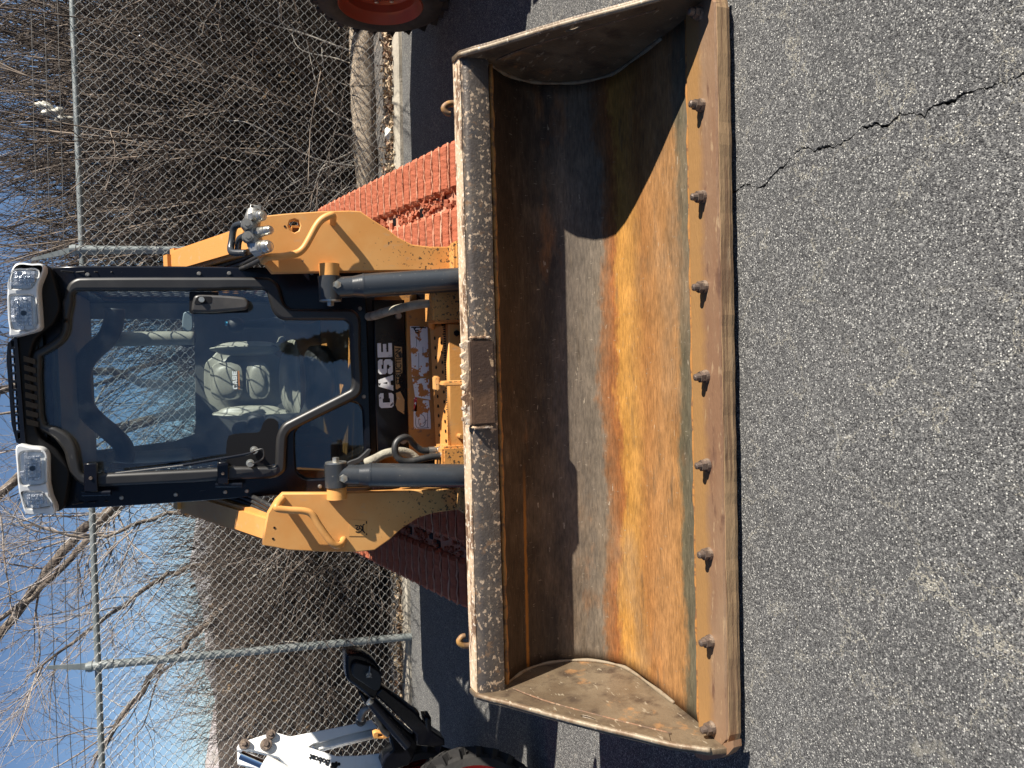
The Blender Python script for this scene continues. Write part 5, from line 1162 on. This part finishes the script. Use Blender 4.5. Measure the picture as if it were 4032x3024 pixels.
for sgn in (1, -1):
    b = MB(); n = len(BP)-1; xi, xo = sgn*.475, sgn*.930
    ring = [[b.b.verts.new((x, y, z)) for y, z in BP[:-1]] for x in (xi, xo)]
    cc = np.mean(np.array(BP[:-1]), 0)
    inn = [[b.b.verts.new((x, y + (cc[0]-y)*.06, z + (cc[1]-z)*.10)) for y, z in BP[:-1]] for x in (xi, xo)]
    for i in range(n):
        j = (i+1) % n
        b.b.faces.new((ring[0][i], ring[0][j], ring[1][j], ring[1][i])); b.b.faces.new((inn[0][i], inn[1][i], inn[1][j], inn[0][j]))
        for q_ in (0, 1): b.b.faces.new((ring[q_][i], inn[q_][i], inn[q_][j], ring[q_][j]))
    TK = b.done('rubber_track', 'mud_pale', LD)
    TK['label'] = 'rubber track caked in red mud, sunlit' if sgn > 0 else 'rubber track caked in red mud, in shade'
    s_start = cum[5]; k = 0
    for i in range(34):
        s = s_start + i*.066 + (.0 if sgn > 0 else .02); y, z, a = on_belt(s)
        for side in (-1, 1):
            x = sgn*.7025 + side*.130
            o = link('track_lug', lugs[(i*3+side) % 4], None, TK); nrm = a - math.pi/2
            o.location = (x, y, z); o.rotation_euler = (a, 0, 0)
            # belt runs forwards then up and back: make the lug stand outwards
            k += 1
        # broken mud between the two lug rows
    b = MB(); g3 = random.Random(4 if sgn > 0 else 9)
    for i in range(260):
        s = s_start + g3.uniform(0, 33)*.066; y, z, a = on_belt(s); up = Vector((0, -math.sin(a), math.cos(a)))
        x = sgn*.7025 + g3.gauss(0, .024); sz = g3.uniform(.006,.020)
        b.box(Vector((x, y, z)) + up*g3.uniform(0,.012), (sz, sz*g3.uniform(.6,1.6), sz*1.1), Matrix.Rotation(a, 3, 'X') @ Matrix.Rotation(g3.uniform(0,3), 3, 'Z') @ Matrix.Rotation(g3.uniform(-.6,.6), 3, 'Y'))
    b.done('mud_crumbs', 'mud', TK)['kind'] = 'stuff'
    b = MB()
    for i in range(33):
        if g3.random() < .55:
            s = s_start + (i+.5)*.066; y, z, a = on_belt(s); up = Vector((0, -math.sin(a), math.cos(a)))
            b.box(Vector((sgn*.7025+g3.uniform(-.015,.015), y, z)) + up*.001, (.034, .030, .004), Matrix.Rotation(a, 3, 'X'))
    b.done('track_slot', 'ink', TK)
    b = MB()                                        # ridges of pale dried mud squeezed up between the lugs
    for i in range(34):
        s = s_start + (i+.5)*.066 + (.0 if sgn > 0 else .02); y, z, a = on_belt(s); up = Vector((0, -math.sin(a), math.cos(a))); fw = Vector((0, math.cos(a), math.sin(a)))
        for side in (-1, 1):
            P_ = []
            for q_ in range(9): P_.append(Vector((sgn*.7025+side*(.035+.19*q_/8), y, z)) + up*(.019+g3.uniform(-.004,.004)) + fw*g3.uniform(-.0012,.0012))
            b.tube(P_, [g3.uniform(.0022,.0052) for _ in range(9)], n=5, sub=1)
    b.done('mud_ridge', 'mud_pale', TK, True)['kind'] = 'stuff'
    b = MB(); b.cyl((sgn*.60, 4.30, .575), (sgn*.80, 4.30, .575), .19, n=24); b.cyl((sgn*.58, 2.97, .235), (sgn*.82, 2.97, .235), .20, n=24)
    b.box((sgn*.62, 3.6, .35), (.2, 1.2, .25)); b.done('track_frame', 'black', TK)
b = MB(); b.box((0, 3.9, .55), (.9, 1.5, .55), bev=.03); b.box((0, 4.75, .95), (1.1, .55, .95), bev=.05); b.done('chassis', 'yellow_dirty', LD)

# ------------------------------------------------------------------ neighbouring machines
def wheel(parent, c, axis, r, wdt, rim_r, rimmat, lugs_n=22, name='wheel', tm='tyre'):
    """tyre with chevron lugs and a dished rim; axis points to the outer face"""
    c, ax = Vector(c), Vector(axis).normalized()
    b = MB(); h = wdt/2
    b.lathe(c, ax, [(rim_r,-h*.8),(rim_r+.03,-h),(r*.82,-h*1.02),(r*.95,-h*.85),(r*.975,-h*.4),(r*.98,0),(r*.975,h*.4),(r*.95,h*.85),(r*.82,h*1.02),(rim_r+.03,h),(rim_r,h*.8)], 56)
    T = b.done('tyre', tm, parent, True, 40)
    q = ax.to_track_quat('Z', 'Y').to_matrix(); b = MB()
    for i in range(lugs_n*2):
        t = 2*math.pi*i/(lugs_n*2); sd_ = 1 if i % 2 else -1
        rot = q @ Matrix.Rotation(t, 3, 'Z') @ Matrix.Rotation(sd_*.6, 3, 'X')
        p = c + q @ Vector((math.cos(t)*r*.975, math.sin(t)*r*.975, sd_*h*.48)); b.box(p, (.035, .035, h*.95), rot, .004)
    b.done('tyre_tread', tm, T)
    b = MB(); b.lathe(c, ax, [(rim_r+.012,h*.86),(rim_r+.004,h*.92),(rim_r-.008,h*.80),(rim_r-.02,h*.55),(rim_r-.035,h*.45),(rim_r-.042,h*.1),(rim_r*.72,-h*.05),(rim_r*.62,h*.10),(rim_r*.40,h*.14),(.001,h*.14)], 48)
    RM = b.done('wheel_rim', rimmat, parent, True, 35)
    b = MB()
    for i in range(8):
        t = 2*math.pi*i/8; p = c + q @ Vector((math.cos(t)*rim_r*.5, math.sin(t)*rim_r*.5, h*.13)); b.hexbolt(p, ax, .014, .022)
    b.done('wheel_nut', 'zinc', RM)
    return T
# --- skid steer parked to the right, mostly beyond the frame
SK = thing('skid_steer_loader', 'skid steer with an orange red wheel rim and dusty tyre at the right edge', 'skid steer', (3.1, 3.9, 0))
for y in (3.36, 4.47):
    wheel(SK, (2.285, y, .387), (-1, 0, 0), .387, .25, .240, 'rim_orange'); wheel(SK, (3.85, y, .387), (1, 0, 0), .387, .25, .232, 'rim_orange')
b = MB(); b.box((3.12, 3.95, .62), (1.05, 1.75, .62), bev=.05); b.box((3.12, 4.75, .95), (1.10, .34, .70), bev=.06); b.done('body', 'white', SK)
plate('cab', [(3.25,.95),(3.15,1.95),(4.25,1.95),(4.35,.95)], [[(3.40,1.1),(3.33,1.82),(4.12,1.82),(4.18,1.1)]], lambda a, b_, d: Vector((2.70+d, a, b_)), .84, 'black', SK, .01, False)
b = MB(); b.box((3.12, 3.7, 1.98), (.90, 1.15, .05), bev=.02); b.done('roof', 'black', SK)
for x in (2.58, 3.66):
    b = MB(); b.tube([(x, 4.8, 1.45), (x, 3.7, 1.15), (x, 3.05, .85), (x, 2.85, .45)], [.07,.07,.07,.06], n=8, sub=4); b.done('lift_arm', 'white', SK, True)
b = MB(); b.prism([(2.22,2.40,.02),(2.22,2.42,.05),(2.22,2.78,.06),(2.22,2.90,.15),(2.22,2.86,.46),(2.22,2.92,.46),(2.22,2.96,.15),(2.22,2.82,.0)], [(4.02,2.40,.02),(4.02,2.42,.05),(4.02,2.78,.06),(4.02,2.90,.15),(4.02,2.86,.46),(4.02,2.92,.46),(4.02,2.96,.15),(4.02,2.82,.0)])
for x in (2.22, 4.02): b.prism([(x-.01,2.42,.03),(x-.01,2.88,.46),(x-.01,2.95,.2),(x-.01,2.82,.02)], [(x+.01,2.42,.03),(x+.01,2.88,.46),(x+.01,2.95,.2),(x+.01,2.82,.02)])
b.done('bucket', 'side_steel', SK)

# --- small white loader at the left edge
SL = thing('articulated_loader', 'white machine with a black attachment arm and red wheel rim at the left edge', 'loader', (-2.4, 3.4, 0))
ax = Vector((.42, -.90, .06))
wheel(SL, (-2.09, 3.20, .365), ax, .352, .24, .292, 'rim_red', 28, tm='tyre_shaded')
bk_ = Vector((-.42, .90, 0))
wheel(SL, Vector((-2.09, 3.20, .365)) + bk_*1.05, -ax, .352, .24, .292, 'rim_red', 28, tm='tyre_shaded')
LN = Vector((.5547, -.8321, 0)); LE = Vector((.8321, .5547, 0)); LO = Vector((-2.0, 3.5, 0))      # side plane of the boom
def lp3(a, b_, off=0): return LO + LE*a + LN*off + Vector((0, 0, b_))
def pl(pts, th, m, name, off=0, bev=.004, parent=SL): return plate(name, pts, [], (lambda a, b_, d: lp3(a, b_, off-d)), th, m, parent, bev, False)
WB = pl([(0.345,1.340),(0.362,1.327),(0.378,1.198),(0.376,1.161),(0.347,1.100),(0.347,0.939),(0.347,0.772),(0.352,0.709),(0.307,0.684),(0.306,0.833),(0.296,0.955),(0.294,0.998),(0.285,1.020),(0.221,0.897),(0.202,0.790),(0.190,0.652),(0.155,0.679),(0.097,0.698),(0.131,0.960),(0.211,1.110),(0.269,1.158),(0.323,1.278),(0.332,1.336)], .07, 'white', 'boom')
pl([(0.307,1.004),(0.316,0.690),(0.275,0.683),(0.265,0.975)], .06, 'white', 'boom_web', -.05)
pl([(0.275,0.971),(0.284,0.683),(0.276,0.681),(0.266,0.972)], .10, 'white', 'boom_flange', -.01)
pl([(0.334,1.338),(0.328,1.308),(0.302,1.278),(0.238,1.157),(0.209,1.159),(0.249,1.260),(0.285,1.340)], .05, 'white', 'boom_cheek', -.07)
b = MB(); q = [(0.306,1.324),(0.225,1.197),(0.169,1.115)]
b.cyl(lp3(q[0][0], q[0][1], .03), lp3(q[1][0], q[1][1], .04), .020, n=16); RD = b.done('cylinder_rod', 'chrome', SL, True, 40)
b = MB(); b.cyl(lp3(q[1][0]+.03, q[1][1]+.03, .04), lp3(q[2][0], q[2][1], .04), .034, n=16); b.done('cylinder_barrel', 'white', SL, True, 40)
for (x, z), r in zip([(0.371,1.188),(0.351,1.307),(0.332,1.211),(0.354,0.763)], (.022,.024,.028,.026)):
    b = MB(); b.cyl(lp3(x, z), lp3(x, z, .025), r, r*.9, 18); b.cyl(lp3(x, z, .025), lp3(x, z, .035), r*.55, r*.4, 6); b.done('pivot_pin', 'bolt_steel', WB, True, 30)
# word and paw mark on the boom, reading upwards
q0, q1 = [(0.199,0.934),(0.241,1.017)]
v0, v1 = lp3(*q0, .003), lp3(*q1, .003); e1 = (v1-v0).normalized(); e2 = LN.cross(e1); mid = (v0+v1)/2; Lw = (v1-v0).length*1.05
text('boom_lettering', 'Bobcat', Lw/2.75, lambda a, b_, d: mid + e1*a + e2*b_ + LN*d, 'ink', WB, .0012, 1.0)
b = MB(); q = [(0.180,0.907),(0.178,0.923),(0.191,0.900),(0.183,0.888),(0.189,0.917)]
for i, (x, z) in enumerate(q): b.cyl(lp3(x, z, .001), lp3(x, z, .003), (.014,.008,.007,.008,.008)[i], n=7)
b.done('boom_emblem', 'ink', WB)
# black attachment arm
YB = 3.42
HD = plate('attachment_head', [(-1.297,0.865),(-1.264,0.858),(-1.260,0.832),(-1.269,0.787),(-1.304,0.743),(-1.344,0.714),(-1.400,0.703),(-1.453,0.720),(-1.488,0.744),(-1.451,0.784),(-1.411,0.824),(-1.372,0.861)], [], (lambda a, b_, d: Vector((a, YB+d, b_))), .12, 'black', SL, .012, True)
plate('head_cover', [(-1.305,0.839),(-1.291,0.817),(-1.320,0.756),(-1.352,0.718),(-1.391,0.709),(-1.436,0.730),(-1.396,0.786),(-1.348,0.838)], [], (lambda a, b_, d: Vector((a, YB-.03+d, b_))), .03, 'dark', HD, .006, True)
q = [(-1.349,0.770),(-1.318,0.765),(-1.358,0.781),(-1.362,0.757)]
b = MB(); b.cyl((q[0][0], 3.392, q[0][1]), (q[0][0], 3.375, q[0][1]), .012, n=14); b.tube([(q[0][0]+.004, 3.372, q[0][1]), (q[1][0]+.01, 3.372, q[1][1]), (q[1][0]-.008, 3.372, q[1][1]), (q[0][0]-.004, 3.372, q[0][1])], .0022, n=5, sub=4)
b.tube([(q[0][0], 3.372, q[0][1]), (q[2][0], 3.372, q[2][1])], .002, n=5, sub=1); b.tube([(q[0][0], 3.372, q[0][1]), (q[3][0], 3.372, q[3][1])], .002, n=5, sub=1); b.done('lynch_pin', 'cast', HD)
plate('attachment_beam', [(-1.464,0.738),(-1.440,0.699),(-1.591,0.545),(-1.667,0.499),(-1.622,0.507),(-1.626,0.474),(-1.687,0.474),(-1.743,0.413),(-1.772,0.411),(-1.771,0.463),(-1.743,0.549),(-1.695,0.548),(-1.593,0.630)], [], (lambda a, b_, d: Vector((a, YB+d, b_))), .09, 'black', SL, .008, False)
plate('attachment_beam', [(-1.458,0.805),(-1.511,0.749),(-1.533,0.711),(-1.657,0.612),(-1.753,0.523),(-1.824,0.554),(-1.857,0.579),(-1.870,0.695),(-1.829,0.708),(-1.794,0.692),(-1.764,0.653),(-1.684,0.670),(-1.575,0.737),(-1.504,0.786)], [], (lambda a, b_, d: Vector((a, YB+.05+d, b_))), .09, 'black', SL, .008, False)
plate('side_shield', [(-1.580,0.593),(-1.597,0.545),(-1.627,0.514),(-1.662,0.512),(-1.673,0.527),(-1.632,0.565)], [], (lambda a, b_, d: Vector((a, 3.5+d, b_))), .03, mat('brown_steel_shield', (.13,.095,.065), .6), SL, .004, True)
q = [(-1.490,0.760),(-1.713,0.601)]
b = MB(); b.cyl((q[0][0], 3.40, q[0][1]), (q[1][0], 3.38, q[1][1]), .022, n=16); RB = b.done('attachment_cylinder', 'black', SL, True, 40)
MB().cyl((q[0][0]+.01, 3.40, q[0][1]+.012), (q[0][0]-.012, 3.40, q[0][1]-.014), .016, n=14).done('cylinder_collar', 'zinc', RB, True, 40)
q = [(-1.547,0.745),(-1.588,0.726),(-1.630,0.706),(-1.653,0.684)]
MB().tube([(p[0], 3.40, p[1]) for p in q], .014, n=10, sub=4).done('attachment_hose', 'rubber', SL, True)
plate('yellow_lug', [(-1.652,0.748),(-1.648,0.731),(-1.669,0.676),(-1.687,0.672),(-1.691,0.695),(-1.678,0.746)], [[(-1.661,0.724),(-1.667,0.704),(-1.678,0.704),(-1.673,0.725)]], (lambda a, b_, d: Vector((a, 3.44+d, b_))), .03, 'yellow', SL, .003, False)
q = [(-1.620,0.792),(-1.581,0.774),(-1.568,0.741)]
MB().tube([(p[0], 3.53, p[1]) for p in q], [.022,.018,.014], n=10, sub=4).done('link_arm', 'cast', SL, True)
b = MB(); b.box((-3.0, 3.75, .60), (.9, .9, .6), bev=.06); b.box((-3.3, 3.9, 1.05), (.5, .7, .5), bev=.05); b.done('body', 'white', SL)
b = MB(); b.tube([(-1.99, 3.20, .375), tuple(Vector((-1.99, 3.20, .375))+bk_*1.05)], .05, n=10, sub=1); b.tube([(-2.2, 3.6, .33), (-2.9, 3.75, .5)], .07, n=10, sub=1); b.done('axle', 'black', SL)
